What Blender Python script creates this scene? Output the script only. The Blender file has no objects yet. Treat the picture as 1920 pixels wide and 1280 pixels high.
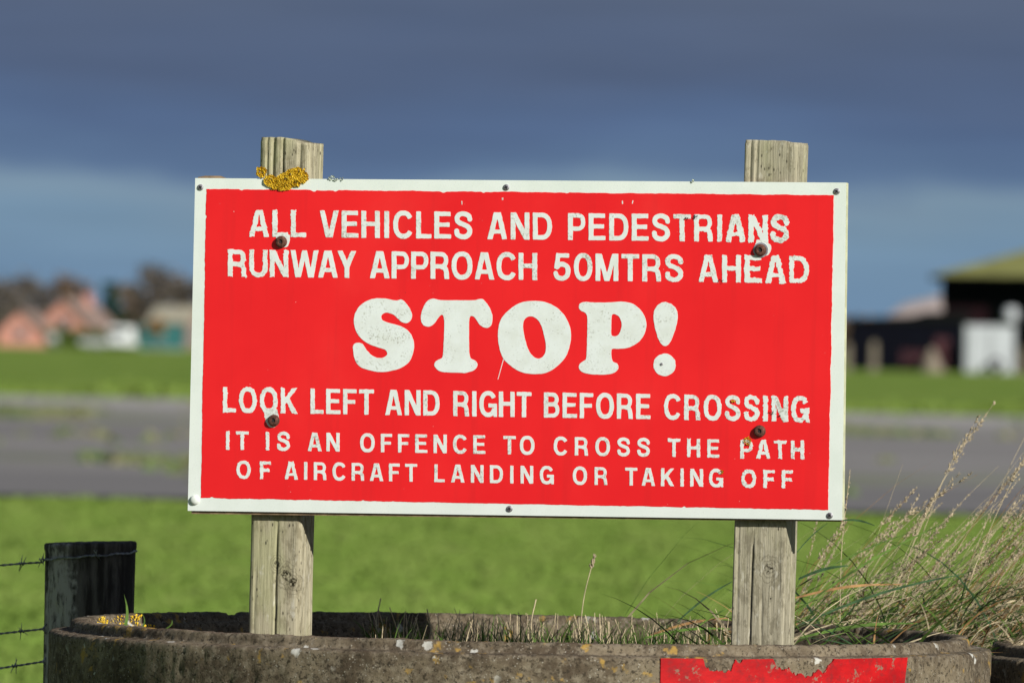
import bpy, bmesh, math, random
import numpy as np
from mathutils import Vector, Matrix, noise
from mathutils.geometry import tessellate_polygon

random.seed(7)
R = math.radians
sc = bpy.context.scene
col = sc.collection

# ------------------------------------------------------------------ camera
F = 17000.0            # focal length in photo pixels (1920 wide)
CAMY = -16.5
CAMZ = 1.415
ROLL = R(1.2)
PITCH = 5.0 / F
cam_d = bpy.data.cameras.new('camera')
cam = bpy.data.objects.new('camera', cam_d)
col.objects.link(cam)
cam_d.sensor_fit = 'HORIZONTAL'
cam_d.sensor_width = 36.0
cam_d.lens = 36.0 * F / 1920.0
cam_d.clip_start = 0.5
cam_d.clip_end = 20000.0
cam.matrix_world = (Matrix.Translation((0, CAMY, CAMZ)) @ Matrix.Rotation(R(90) + PITCH, 4, 'X')
                    @ Matrix.Rotation(ROLL, 4, 'Z'))
cam_d.dof.use_dof = True
cam_d.dof.focus_distance = 16.4
cam_d.dof.aperture_fstop = 9.5
sc.camera = cam

# ------------------------------------------------------------------ light
SUN_EL, SUN_AZ = R(25), R(39)        # sun behind the camera, to its right
SUN = Vector((math.sin(SUN_AZ) * math.cos(SUN_EL), -math.cos(SUN_AZ) * math.cos(SUN_EL), math.sin(SUN_EL)))
sun_d = bpy.data.lights.new('sun', 'SUN')
sun_d.energy = 4.6
sun_d.angle = R(0.55)
sun_d.color = (1.0, 0.965, 0.90)
sun = bpy.data.objects.new('sun', sun_d)
sun.rotation_euler = SUN.to_track_quat('Z', 'Y').to_euler()
sun.location = (6, -10, 12)
col.objects.link(sun)

sc.view_settings.view_transform = 'Standard'
sc.view_settings.look = 'None'
EXPOSURE = 0.2
sc.view_settings.exposure = EXPOSURE
sc.view_settings.gamma = 1.0
sc.view_settings.use_curve_mapping = False
sc.cycles.use_denoising = True
sc.cycles.max_bounces = 6


def lin(c):
    return tuple(((v / 255.0) / 12.92 if v / 255.0 <= 0.04045 else ((v / 255.0 + 0.055) / 1.055) ** 2.4) for v in c)


world = bpy.data.worlds.new('World')
sc.world = world
world.use_nodes = True
wn, wl = world.node_tree.nodes, world.node_tree.links
wn.clear()
SKY_STRENGTH = 0.05


def wnode(t, **kw):
    n = wn.new(t)
    for k, v in kw.items():
        setattr(n, k, v)
    return n


def wmath(op, a, b=None, c=None, clamp=False):
    n = wnode('ShaderNodeMath', operation=op, use_clamp=clamp)
    for i, v in enumerate((a, b, c)):
        if v is None:
            continue
        if isinstance(v, (int, float)):
            n.inputs[i].default_value = v
        else:
            wl.new(v, n.inputs[i])
    return n.outputs[0]


nish = wnode('ShaderNodeTexSky', sky_type='NISHITA', sun_disc=False, sun_elevation=SUN_EL,
             sun_rotation=math.atan2(SUN.x, SUN.y), air_density=1.0, dust_density=1.0)
tc = wnode('ShaderNodeTexCoord')
sep = wnode('ShaderNodeSeparateXYZ')
wl.new(tc.outputs['Generated'], sep.inputs[0])
mapn = wnode('ShaderNodeMapping')
mapn.inputs['Scale'].default_value = (24, 24, 120)
mapn.inputs['Rotation'].default_value = (0, R(1.0), 0)
wl.new(tc.outputs['Generated'], mapn.inputs['Vector'])
n1 = wnode('ShaderNodeTexNoise')
n1.inputs['Scale'].default_value = 1.0
n1.inputs['Detail'].default_value = 5.0
n1.inputs['Roughness'].default_value = 0.5
wl.new(mapn.outputs[0], n1.inputs['Vector'])
z = sep.outputs[2]
zw = wmath('ADD', z, wmath('MULTIPLY', wmath('SUBTRACT', n1.outputs[0], 0.5), 0.013))
t = wmath('MULTIPLY', zw, 5.0, clamp=True)
ramp = wnode('ShaderNodeValToRGB')
wl.new(t, ramp.inputs[0])
stops = [(0.000, (112, 141, 168)), (0.006, (112, 141, 169)), (0.0125, (118, 146, 170)), (0.0158, (124, 148, 168)),
         (0.0190, (93, 117, 150)), (0.024, (85, 106, 140)), (0.030, (83, 99, 128)), (0.040, (89, 102, 126)),
         (0.075, (120, 130, 152)), (0.14, (140, 150, 168)), (0.2, (140, 150, 168))]
el = ramp.color_ramp.elements
k = 2.0 ** EXPOSURE * SKY_STRENGTH
for i, (p, c) in enumerate(stops):
    e = el[i] if i < 2 else el.new(p * 5.0)
    e.position = p * 5.0
for e, (p, c) in zip(sorted(el, key=lambda q: q.position), stops):
    e.color = tuple(v / k / 10.0 for v in lin(c)) + (1,)
gain = wnode('ShaderNodeVectorMath', operation='SCALE')
map3 = wnode('ShaderNodeMapping')                    # faint long streaks in the cloud
map3.inputs['Scale'].default_value = (26, 26, 260)
map3.inputs['Rotation'].default_value = (0, R(1.5), 0)
wl.new(tc.outputs['Generated'], map3.inputs['Vector'])
n3 = wnode('ShaderNodeTexNoise')
n3.inputs['Scale'].default_value = 1.0
n3.inputs['Detail'].default_value = 3.0
wl.new(map3.outputs[0], n3.inputs['Vector'])
wl.new(wmath('ADD', wmath('MULTIPLY', n3.outputs[0], 3.0), 8.5), gain.inputs['Scale'])
wl.new(ramp.outputs[0], gain.inputs[0])
map2 = wnode('ShaderNodeMapping')
map2.inputs['Scale'].default_value = (2.2, 2.2, 6.0)
wl.new(tc.outputs['Generated'], map2.inputs['Vector'])
n2 = wnode('ShaderNodeTexNoise')
n2.inputs['Detail'].default_value = 6.0
wl.new(map2.outputs[0], n2.inputs['Vector'])
up = wmath('ADD', wmath('MULTIPLY', wmath('SUBTRACT', z, 0.16), 3.0), wmath('MULTIPLY', wmath('SUBTRACT', n2.outputs[0], 0.5), 2.0), clamp=True)
upm = wmath('MULTIPLY', up, wmath('GREATER_THAN', z, 0.06))
mixw = wnode('ShaderNodeMix', data_type='RGBA')
wl.new(upm, mixw.inputs[0])
wl.new(gain.outputs[0], mixw.inputs[6])
wl.new(nish.outputs[0], mixw.inputs[7])
bg = wnode('ShaderNodeBackground')
bg.inputs['Strength'].default_value = SKY_STRENGTH
wl.new(mixw.outputs[2], bg.inputs['Color'])
wo = wnode('ShaderNodeOutputWorld')
wl.new(bg.outputs[0], wo.inputs['Surface'])


# ------------------------------------------------------------------ helpers
def ray(px, py):
    dx, dy = px - 960.0, 640.0 - py
    c, s = math.cos(ROLL), math.sin(ROLL)
    return Vector(((dx * c - dy * s) / F, 1.0, (dx * s + dy * c) / F + PITCH))


def at(px, py, Y):
    """world point seen at a photo pixel, on the upright plane at depth Y"""
    return Vector((0, CAMY, CAMZ)) + ray(px, py) * (Y - CAMY)


def ground_x(px, Y, row=660):
    return at(px, row, Y).x


class MB:
    def __init__(self):
        self.v, self.f = [], []

    def add(self, vs, fs):
        o = len(self.v)
        self.v += [tuple(p) for p in vs]
        self.f += [tuple(i + o for i in q) for q in fs]

    def box(self, x0, x1, y0, y1, z0, z1):
        self.add([(x0, y0, z0), (x1, y0, z0), (x1, y1, z0), (x0, y1, z0), (x0, y0, z1), (x1, y0, z1), (x1, y1, z1), (x0, y1, z1)],
                 [(0, 3, 2, 1), (4, 5, 6, 7), (0, 1, 5, 4), (1, 2, 6, 5), (2, 3, 7, 6), (3, 0, 4, 7)])
        return self

    def prism(self, pts, y0, y1):
        """polygon in x,z pushed from y0 to y1"""
        n = len(pts)
        self.add([(x, y0, zz) for x, zz in pts] + [(x, y1, zz) for x, zz in pts],
                 [tuple(range(n)), tuple(range(2 * n - 1, n - 1, -1))] + [(i, i + n, (i + 1) % n + n, (i + 1) % n) for i in range(n)])
        return self

    def tube(self, path, rad, sides=6, cap=True):
        path = [Vector(p) for p in path]
        n = len(path)
        if not hasattr(rad, '__len__'):
            rad = [rad] * n
        prev = None
        rings = []
        for i, p in enumerate(path):
            d = (path[min(i + 1, n - 1)] - path[max(i - 1, 0)]).normalized()
            if prev is None:
                a = d.cross(Vector((0.13, 0.2, 0.97)))
                if a.length < 0.2:
                    a = d.cross(Vector((1, 0, 0)))
            else:
                a = prev - d * prev.dot(d)
            a.normalize()
            prev = a
            b = d.cross(a)
            rings.append([p + (a * math.cos(2 * math.pi * j / sides) + b * math.sin(2 * math.pi * j / sides)) * rad[i] for j in range(sides)])
        fs = []
        for i in range(n - 1):
            for j in range(sides):
                j2 = (j + 1) % sides
                fs.append((i * sides + j, i * sides + j2, (i + 1) * sides + j2, (i + 1) * sides + j))
        if cap:
            fs.append(tuple(range(sides - 1, -1, -1)))
            fs.append(tuple((n - 1) * sides + j for j in range(sides)))
        self.add([q for r_ in rings for q in r_], fs)
        return self

    def lathe(self, prof, sides=20, center=(0, 0, 0), axis='Z'):
        cx, cy, cz = center
        vs = []
        for r_, h in prof:
            for j in range(sides):
                a = 2 * math.pi * j / sides
                if axis == 'Z':
                    vs.append((cx + r_ * math.cos(a), cy + r_ * math.sin(a), cz + h))
                else:      # axis -Y: towards the viewer of the sign
                    vs.append((cx + r_ * math.cos(a), cy - h, cz + r_ * math.sin(a)))
        fs = []
        for i in range(len(prof) - 1):
            for j in range(sides):
                j2 = (j + 1) % sides
                fs.append((i * sides + j, i * sides + j2, (i + 1) * sides + j2, (i + 1) * sides + j))
        fs.append(tuple((len(prof) - 1) * sides + j for j in range(sides)))
        self.add(vs, fs)
        return self

    def build(self, name, mat, parent=None, smooth=False, fix=True):
        me = bpy.data.meshes.new(name)
        me.from_pydata(self.v, [], self.f)
        if fix:
            bm = bmesh.new()
            bm.from_mesh(me)
            bmesh.ops.recalc_face_normals(bm, faces=bm.faces)
            bm.to_mesh(me)
            bm.free()
        if smooth:
            me.polygons.foreach_set('use_smooth', [True] * len(me.polygons))
        me.materials.append(mat)
        o = bpy.data.objects.new(name, me)
        col.objects.link(o)
        o.parent = parent
        return o


def tag(o, label=None, cat=None, group=None, kind=None):
    for kk, v in (('label', label), ('category', cat), ('group', group), ('kind', kind)):
        if v:
            o[kk] = v
    return o


def empty(name, loc, rz=0.0):
    o = bpy.data.objects.new(name, None)
    o.empty_display_size = 0.1
    o.location = loc
    o.rotation_euler = (0, 0, rz)
    col.objects.link(o)
    return o


def fbm(x, y, zz=0.0, o=4):
    return noise.fractal(Vector((x, y, zz)), 1.0, 2.0, o)


def catmull(pts, n=6, closed=False):
    P = [np.array(p, float) for p in pts]
    out = []
    m = len(P)
    for i in range(m if closed else m - 1):
        if closed:
            p0, p1, p2, p3 = P[i - 1], P[i], P[(i + 1) % m], P[(i + 2) % m]
        else:
            p1, p2 = P[i], P[i + 1]
            p0 = P[i - 1] if i > 0 else 2 * p1 - p2
            p3 = P[i + 2] if i + 2 < m else 2 * p2 - p1
        for q in range(n):
            u = q / n
            out.append(0.5 * (2 * p1 + (p2 - p0) * u + (2 * p0 - 5 * p1 + 4 * p2 - p3) * u * u + (3 * p1 - p0 - 3 * p2 + p3) * u ** 3))
    if not closed:
        out.append(P[-1])
    return [tuple(p) for p in out]


# ------------------------------------------------------------------ materials
class NT:
    def __init__(self, name, rough=0.8, spec=0.2):
        self.m = bpy.data.materials.new(name)
        self.m.use_nodes = True
        self.n, self.l = self.m.node_tree.nodes, self.m.node_tree.links
        self.b = self.n['Principled BSDF']
        self.b.inputs['Roughness'].default_value = rough
        self.b.inputs['Specular IOR Level'].default_value = spec
        self.tc = self.n.new('ShaderNodeTexCoord')

    def put(self, sock, v):
        if hasattr(v, 'is_linked') or hasattr(v, 'links'):
            self.l.new(v, sock)
        elif isinstance(v, (tuple, list)):
            sock.default_value = tuple(v) + ((1,) if len(v) == 3 and len(sock.default_value) == 4 else ())
        else:
            sock.default_value = v

    def coord(self, scale=(1, 1, 1), which='Object'):
        mp = self.n.new('ShaderNodeMapping')
        self.l.new(self.tc.outputs[which], mp.inputs['Vector'])
        mp.inputs['Scale'].default_value = scale
        return mp.outputs[0]

    def noise(self, scale, detail=4.0, stretch=(1, 1, 1), rough=0.55, dist=0.0):
        nn = self.n.new('ShaderNodeTexNoise')
        self.l.new(self.coord(stretch), nn.inputs['Vector'])
        nn.inputs['Scale'].default_value = scale
        nn.inputs['Detail'].default_value = detail
        nn.inputs['Roughness'].default_value = rough
        nn.inputs['Distortion'].default_value = dist
        return nn.outputs[0]

    def voro(self, scale, stretch=(1, 1, 1), out='Distance', rand=1.0):
        nn = self.n.new('ShaderNodeTexVoronoi')
        self.l.new(self.coord(stretch), nn.inputs['Vector'])
        nn.inputs['Scale'].default_value = scale
        nn.inputs['Randomness'].default_value = rand
        return nn.outputs[out]

    def math(self, op, a, b=None, clamp=False):
        nn = self.n.new('ShaderNodeMath')
        nn.operation = op
        nn.use_clamp = clamp
        self.put(nn.inputs[0], a)
        if b is not None:
            self.put(nn.inputs[1], b)
        return nn.outputs[0]

    def step(self, v, lo, hi):
        nn = self.n.new('ShaderNodeMapRange')
        nn.interpolation_type = 'SMOOTHSTEP'
        self.put(nn.inputs['Value'], v)
        nn.inputs['From Min'].default_value = lo
        nn.inputs['From Max'].default_value = hi
        return nn.outputs[0]

    def mix(self, f, a, b):
        nn = self.n.new('ShaderNodeMix')
        nn.data_type = 'RGBA'
        self.put(nn.inputs[0], f)
        self.put(nn.inputs[6], a)
        self.put(nn.inputs[7], b)
        return nn.outputs[2]

    def near(self, p, stretch=(1, 1, 1)):
        """distance in object space to a point"""
        mp = self.n.new('ShaderNodeMapping')
        self.l.new(self.tc.outputs['Object'], mp.inputs['Vector'])
        mp.inputs['Location'].default_value = tuple(-a * b for a, b in zip(p, stretch))
        mp.inputs['Scale'].default_value = stretch
        nn = self.n.new('ShaderNodeVectorMath')
        nn.operation = 'LENGTH'
        self.l.new(mp.outputs[0], nn.inputs[0])
        return nn.outputs['Value']

    def rnd(self):
        nn = self.n.new('ShaderNodeObjectInfo')
        return nn.outputs['Random']

    def bump(self, h, strength=0.4, dist=0.002):
        nn = self.n.new('ShaderNodeBump')
        nn.inputs['Strength'].default_value = strength
        nn.inputs['Distance'].default_value = dist
        self.l.new(h, nn.inputs['Height'])
        self.l.new(nn.outputs[0], self.b.inputs['Normal'])

    def out(self, c, rough=None):
        self.put(self.b.inputs['Base Color'], c)
        if rough is not None:
            self.put(self.b.inputs['Roughness'], rough)
        return self.m


def plain(name, c, rough=0.7, var=0.25, scale=3.0, spec=0.2, metal=0.0):
    t_ = NT(name, rough, spec)
    t_.b.inputs['Metallic'].default_value = metal
    f = t_.step(t_.noise(scale, 5), 0.3, 0.7)
    return t_.out(t_.mix(f, tuple(v * (1 - var) for v in c), tuple(min(1, v * (1 + var)) for v in c)))


M = {}
t_ = NT('red_vinyl', 0.45, 0.3)
c = t_.mix(t_.step(t_.noise(5, 3), 0.3, 0.7), (0.77, 0.013, 0.017), (0.83, 0.017, 0.020))
c = t_.mix(t_.math('MULTIPLY', t_.step(t_.noise(1.0, 5, (34, 34, 1.6), 0.6), 0.50, 0.72), 0.30), c, (0.62, 0.016, 0.018))
c = t_.mix(t_.math('MULTIPLY', t_.step(t_.noise(2.6, 5, rough=0.6), 0.52, 0.72), 0.22), c, (0.86, 0.06, 0.05))
chips = t_.step(t_.voro(75), 0.07, 0.045)
chips = t_.math('MULTIPLY', chips, t_.step(t_.noise(9, 2), 0.56, 0.66))
c = t_.mix(t_.math('MULTIPLY', chips, 0.8), c, (0.75, 0.6, 0.55))
dark = t_.math('MULTIPLY', t_.step(t_.voro(55), 0.06, 0.03), t_.step(t_.noise(6.3, 2, (1, 2, 1)), 0.56, 0.64))
M['red'] = t_.out(t_.mix(t_.math('MULTIPLY', dark, 0.7), c, (0.25, 0.02, 0.02)))

t_ = NT('white_sign_face', 0.5, 0.3)
c = t_.mix(t_.step(t_.noise(14, 4), 0.3, 0.75), (0.76, 0.81, 0.76), (0.70, 0.76, 0.70))
c = t_.mix(t_.math('MULTIPLY', t_.step(t_.noise(420, 2), 0.60, 0.72), 0.35), c, (0.42, 0.42, 0.36))
M['white'] = t_.out(c)

t_ = NT('weathered_letter_white', 0.6, 0.25)
rd = t_.rnd()
c = t_.mix(t_.step(t_.noise(30, 4), 0.35, 0.7), (0.74, 0.79, 0.76), (0.68, 0.72, 0.67))
grime = t_.math('ADD', t_.noise(260, 4, rough=0.65), t_.math('MULTIPLY', t_.math('SUBTRACT', rd, 0.5), 0.16))
gm_ = t_.math('MULTIPLY', t_.step(grime, 0.50, 0.68), t_.step(t_.noise(34, 3, rough=0.6), 0.44, 0.62))
c = t_.mix(t_.math('MULTIPLY', gm_, 0.85), c, (0.33, 0.33, 0.26))
spots = t_.step(t_.voro(210), 0.20, 0.10)
spots = t_.math('MULTIPLY', spots, t_.step(t_.noise(26, 3), 0.57, 0.66))
c = t_.mix(t_.math('MULTIPLY', spots, 0.8), c, (0.16, 0.15, 0.11))
M['letter'] = t_.out(c)
t_.bump(t_.noise(400, 3), 0.25, 0.0006)


def wood_mat(name, tint, dark, green, knots):
    t_ = NT(name, 0.85, 0.1)
    grain = t_.noise(1.0, 6, (210, 210, 5), 0.6, 0.3)
    fine = t_.noise(1.0, 4, (620, 620, 26), 0.6)
    blotch = t_.noise(16, 4, (1, 1, 0.4))
    c = t_.mix(t_.step(grain, 0.30, 0.66), tuple(0.45 * a_ + 0.55 * b_ for a_, b_ in zip(tint, dark)), tint)
    c = t_.mix(t_.math('MULTIPLY', t_.step(fine, 0.50, 0.70), 0.55), c, tuple(v * 0.45 for v in tint))
    mot = t_.noise(1.0, 6, (75, 75, 34), 0.7)
    c = t_.mix(t_.math('MULTIPLY', t_.step(mot, 0.48, 0.60), 0.7), c, dark)
    c = t_.mix(t_.math('MULTIPLY', t_.step(blotch, 0.45, 0.7), 0.75), c, green)
    pale = t_.math('MULTIPLY', t_.step(t_.noise(1, 5, (80, 80, 30)), 0.6, 0.72), 0.5)
    c = t_.mix(pale, c, (0.62, 0.60, 0.50))
    pit = t_.math('MULTIPLY', t_.step(t_.voro(1.0, (120, 120, 55)), 0.24, 0.12), t_.step(t_.noise(25, 2), 0.50, 0.58))
    c = t_.mix(t_.math('MULTIPLY', pit, 0.85), c, (0.05, 0.045, 0.03))
    h = t_.math('ADD', grain, t_.math('MULTIPLY', fine, 0.5))
    for (p, rad) in knots:
        d = t_.math('ADD', t_.near(p, (1, 0.5, 0.8)), t_.math('MULTIPLY', t_.math('SUBTRACT', t_.noise(120, 3), 0.5), rad * 0.9))
        ring = t_.math('SINE', t_.math('MULTIPLY', d, 2.2 * math.pi / rad * 2.2))
        halo = t_.step(d, rad * 2.0, rad * 1.2)
        c = t_.mix(t_.math('MULTIPLY', t_.math('MULTIPLY', halo, t_.step(ring, 0.1, 0.9)), 0.45), c, tuple(v * 0.5 for v in dark))
        rag = t_.math('MULTIPLY', t_.step(d, rad * 0.75, rad * 0.4), t_.step(t_.noise(230, 3), 0.42, 0.56))
        c = t_.mix(rag, c, (0.025, 0.022, 0.012))
    t_.out(c)
    t_.bump(h, 0.7, 0.0022)
    return t_.m


t_ = NT('yellow_lichen', 1.0, 0.0)
c = t_.mix(t_.step(t_.noise(110, 4), 0.35, 0.65), (0.60, 0.37, 0.022), (0.82, 0.57, 0.05))
M['lichen'] = t_.out(t_.mix(t_.math('MULTIPLY', t_.step(t_.noise(330, 3), 0.54, 0.66), 0.7), c, (0.20, 0.13, 0.03)))
M['pale_lichen'] = plain('pale_lichen', (0.55, 0.60, 0.52), 0.9, 0.3, 160)
M['plywood'] = plain('weathered_plywood', (0.22, 0.15, 0.09), 0.9, 0.4, 60)
M['panel_edge'] = plain('yellowed_panel_edge', (0.62, 0.62, 0.42), 0.6, 0.15, 40)
M['screw'] = plain('grey_screw', (0.30, 0.29, 0.31), 0.5, 0.4, 260, 0.5, 0.55)
M['recess_shade_and_grime'] = plain('recess_shade_and_grime', (0.03, 0.028, 0.03), 0.8, 0.3, 200)  # near-black for the shade painted into recesses, also used for grime
M['rust'] = plain('rusty_bolt', (0.095, 0.040, 0.027), 0.75, 0.55, 240, 0.3)
M['washer'] = plain('grey_washer', (0.32, 0.31, 0.34), 0.5, 0.35, 200, 0.5, 0.4)
M['cap'] = plain('white_cap', (0.74, 0.78, 0.72), 0.4, 0.08, 60, 0.4)
M['wire'] = plain('galvanised_wire', (0.26, 0.26, 0.27), 0.5, 0.4, 120, 0.5, 0.6)


def concrete(name):
    t_ = NT(name, 0.92, 0.1)
    c = t_.mix(t_.step(t_.noise(9, 6, rough=0.65), 0.34, 0.68), (0.075, 0.056, 0.038), (0.205, 0.166, 0.112))
    c = t_.mix(t_.math('MULTIPLY', t_.step(t_.noise(55, 5, rough=0.7), 0.45, 0.68), 0.6), c, (0.27, 0.23, 0.17))
    c = t_.mix(t_.math('MULTIPLY', t_.step(t_.noise(130, 4, rough=0.75), 0.52, 0.62), 0.9), c, (0.040, 0.032, 0.022))
    ob = t_.math('ADD', t_.noise(38, 4), t_.math('MULTIPLY', t_.noise(6, 2), 0.6))
    c = t_.mix(t_.math('MULTIPLY', t_.step(ob, 0.92, 1.02), 0.75), c, (0.40, 0.25, 0.06))
    w = t_.math('ADD', t_.voro(21), t_.math('MULTIPLY', t_.math('SUBTRACT', t_.noise(95, 4), 0.5), 0.5))
    w = t_.math('MULTIPLY', t_.step(w, 0.20, 0.13), t_.step(t_.noise(7.7, 2), 0.50, 0.58))
    c = t_.mix(t_.math('MULTIPLY', w, 0.9), c, (0.52, 0.51, 0.46))
    peb = t_.math('MULTIPLY', t_.step(t_.voro(170), 0.28, 0.16), t_.step(t_.noise(50, 2), 0.5, 0.62))
    c = t_.mix(t_.math('MULTIPLY', peb, 0.65), c, (0.40, 0.37, 0.31))
    t_.out(c)
    t_.bump(t_.math('ADD', t_.noise(150, 6, rough=0.7), t_.math('MULTIPLY', t_.noise(40, 4), 0.8)), 0.65, 0.0035)
    return t_.m


M['concrete'] = concrete('lichened_concrete')
t_ = NT('torn_red_tape', 0.6, 0.12)
c = t_.mix(t_.step(t_.noise(1.0, 5, (16, 16, 34), 0.65), 0.35, 0.7), (0.34, 0.006, 0.009), (0.50, 0.010, 0.012))
c = t_.mix(t_.math('MULTIPLY', t_.step(t_.noise(60, 6, rough=0.75), 0.46, 0.64), 0.7), c, (0.22, 0.016, 0.018))
c = t_.mix(t_.math('MULTIPLY', t_.step(t_.noise(42, 6, rough=0.75), 0.59, 0.64), 0.85), c, (0.20, 0.16, 0.115))
M['tape'] = t_.out(c)
t_.bump(t_.noise(140, 5, rough=0.7), 0.35, 0.002)
M['soil'] = plain('dark_soil', (0.07, 0.05, 0.03), 0.95, 0.5, 40)

t_ = NT('fence_post_wood', 0.9, 0.1)
c = t_.mix(t_.step(t_.noise(1, 6, (50, 50, 7), 0.65, 0.4), 0.38, 0.66), (0.035, 0.030, 0.026), (0.13, 0.115, 0.10))
patch = t_.math('ADD', t_.near((-0.062, -0.06, 0.86), (1, 1, 0.28)), t_.math('MULTIPLY', t_.math('SUBTRACT', t_.noise(60, 5), 0.5), 0.06))
c = t_.mix(t_.math('MULTIPLY', t_.math('MULTIPLY', t_.step(patch, 0.055, 0.035), t_.step(t_.noise(1, 5, (90, 90, 30), 0.65), 0.30, 0.55)), 0.9), c, (0.42, 0.39, 0.35))
M['log'] = t_.out(c)
t_.bump(t_.noise(1, 6, (70, 70, 9), 0.65), 0.9, 0.005)

t_ = NT('airfield_grass', 0.95, 0.05)
g = t_.mix(t_.step(t_.noise(0.5, 5, (0.6, 0.16, 1), 0.6), 0.36, 0.66), (0.145, 0.235, 0.033), (0.210, 0.292, 0.058))
g = t_.mix(t_.math('MULTIPLY', t_.step(t_.noise(0.9, 5, (0.7, 0.12, 1), 0.6), 0.54, 0.72), 0.55), g, (0.26, 0.27, 0.075))
pos = t_.n.new('ShaderNodeSeparateXYZ')
t_.l.new(t_.tc.outputs['Object'], pos.inputs[0])
band = t_.math('MULTIPLY', t_.step(pos.outputs[1], 176, 190), t_.step(pos.outputs[1], 240, 200))
dry = t_.math('MULTIPLY', band, t_.step(t_.noise(0.09, 4, (1, 0.3, 1)), 0.44, 0.6))
g = t_.mix(t_.math('MULTIPLY', dry, 0.75), g, (0.33, 0.25, 0.085))
M['grass'] = t_.out(g)
t_.bump(t_.noise(9, 6, rough=0.7), 0.6, 0.08)

t_ = NT('old_asphalt', 0.9, 0.15)
a = t_.mix(t_.step(t_.noise(0.16, 5, (0.5, 1, 1), 0.6), 0.35, 0.65), (0.19, 0.178, 0.172), (0.275, 0.258, 0.245))
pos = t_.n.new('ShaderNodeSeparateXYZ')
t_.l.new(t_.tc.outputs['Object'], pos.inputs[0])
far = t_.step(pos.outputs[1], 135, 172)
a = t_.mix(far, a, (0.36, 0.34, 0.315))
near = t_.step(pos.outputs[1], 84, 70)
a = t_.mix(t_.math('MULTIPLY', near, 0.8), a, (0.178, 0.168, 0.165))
yb = t_.math('ADD', pos.outputs[1], t_.math('MULTIPLY', t_.math('SUBTRACT', t_.noise(0.12, 4, (0.6, 1, 1)), 0.5), 22))
b1 = t_.math('MULTIPLY', t_.step(yb, 128, 137), t_.step(yb, 152, 143))
b2 = t_.math('MULTIPLY', t_.step(yb, 78, 83), t_.step(yb, 95, 89))
wd = t_.math('MULTIPLY', t_.math('ADD', b1, b2, True), t_.step(t_.noise(0.20, 5, (0.8, 0.5, 1), 0.65), 0.46, 0.60))
wd2 = t_.math('MULTIPLY', t_.step(t_.noise(0.23, 5, (0.5, 0.35, 1), 0.6), 0.62, 0.72), 0.6)
a = t_.mix(t_.math('MULTIPLY', t_.math('ADD', wd, wd2, True), 0.7), a, (0.16, 0.19, 0.085))
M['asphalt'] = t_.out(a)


def leafy(name, c, var=0.45, scale=2.0, trans=0.0):
    t_ = NT(name, 0.75, 0.15)
    f = t_.step(t_.noise(scale, 3), 0.3, 0.7)
    cc = t_.mix(f, tuple(v * (1 - var) for v in c), tuple(min(1, v * (1 + var)) for v in c))
    t_.out(cc)
    if trans:
        tr = t_.n.new('ShaderNodeBsdfTranslucent')
        t_.l.new(cc, tr.inputs['Color'])
        ms = t_.n.new('ShaderNodeMixShader')
        ms.inputs[0].default_value = trans
        t_.l.new(t_.b.outputs[0], ms.inputs[1])
        t_.l.new(tr.outputs[0], ms.inputs[2])
        t_.l.new(ms.outputs[0], t_.n['Material Output'].inputs['Surface'])
    return t_.m


M['blade_green'] = leafy('green_blade', (0.085, 0.15, 0.028), 0.5, 30, 0.2)
M['blade_dark'] = leafy('dark_green_blade', (0.035, 0.075, 0.03), 0.4, 30, 0.15)
M['straw'] = leafy('straw_stalk', (0.60, 0.50, 0.32), 0.3, 40, 0.15)
M['straw_brown'] = leafy('brown_straw', (0.30, 0.17, 0.07), 0.4, 30, 0.15)
M['seed'] = leafy('seed_head', (0.47, 0.39, 0.26), 0.45, 90, 0.15)

# ------------------------------------------------------------------ ground
gm = MB()
xs = [-6000, -2500, -900, -300, -80, -20, 0, 20, 80, 300, 900, 2500, 6000]
ys = [-60, -20, 0, 30, 80, 200, 500, 1200, 3000, 7000]
vs = [(x, y, 0.0) for y in ys for x in xs]
nx = len(xs)
gm.add(vs, [(j * nx + i, j * nx + i + 1, (j + 1) * nx + i + 1, (j + 1) * nx + i) for j in range(len(ys) - 1) for i in range(nx - 1)])
tag(gm.build('ground', M['grass']), kind='structure')

am = MB()                                            # wide worn taxiway crossing behind the sign
n = 160
edge = []
for i in range(n + 1):
    x = -320 + 640 * i / n
    edge.append((x, 61.5 + 1.3 * fbm(x * 0.15, 1.0), 188 + 4.0 * fbm(x * 0.06, 9.0)))
vs = []
for x, y0, y1 in edge:
    vs += [(x, y0, 0.03), (x, 0.5 * (y0 + y1), 0.03), (x, y1, 0.03)]
am.add(vs, [q for i in range(n) for q in ((3 * i, 3 * i + 3, 3 * i + 4, 3 * i + 1), (3 * i + 1, 3 * i + 4, 3 * i + 5, 3 * i + 2))])
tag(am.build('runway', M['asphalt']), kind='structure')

hm = MB()                                            # low far hills
pts = []
for i in range(121):
    x = -3500 + 7000 * i / 120
    pts.append((x, 20 + 10 * fbm(x * 0.0012, 3.3) + 4 * fbm(x * 0.006, 7.7)))
vs = []
for x, h in pts:
    vs += [(x, 4700, -1.0), (x, 5100, h), (x, 5600, -1.0)]
hm.add(vs, [q for i in range(120) for q in ((3 * i, 3 * i + 3, 3 * i + 4, 3 * i + 1), (3 * i + 1, 3 * i + 4, 3 * i + 5, 3 * i + 2))])
M['hill'] = plain('wooded_hill_haze_blue', (0.035, 0.06, 0.10), 0.95, 0.3, 0.01)  # blue of the distant air is mixed into the dark wooded colour
tag(hm.build('far_hills', M['hill'], smooth=True), kind='structure')

# ------------------------------------------------------------------ concrete rings
ZR = 0.90


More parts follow.
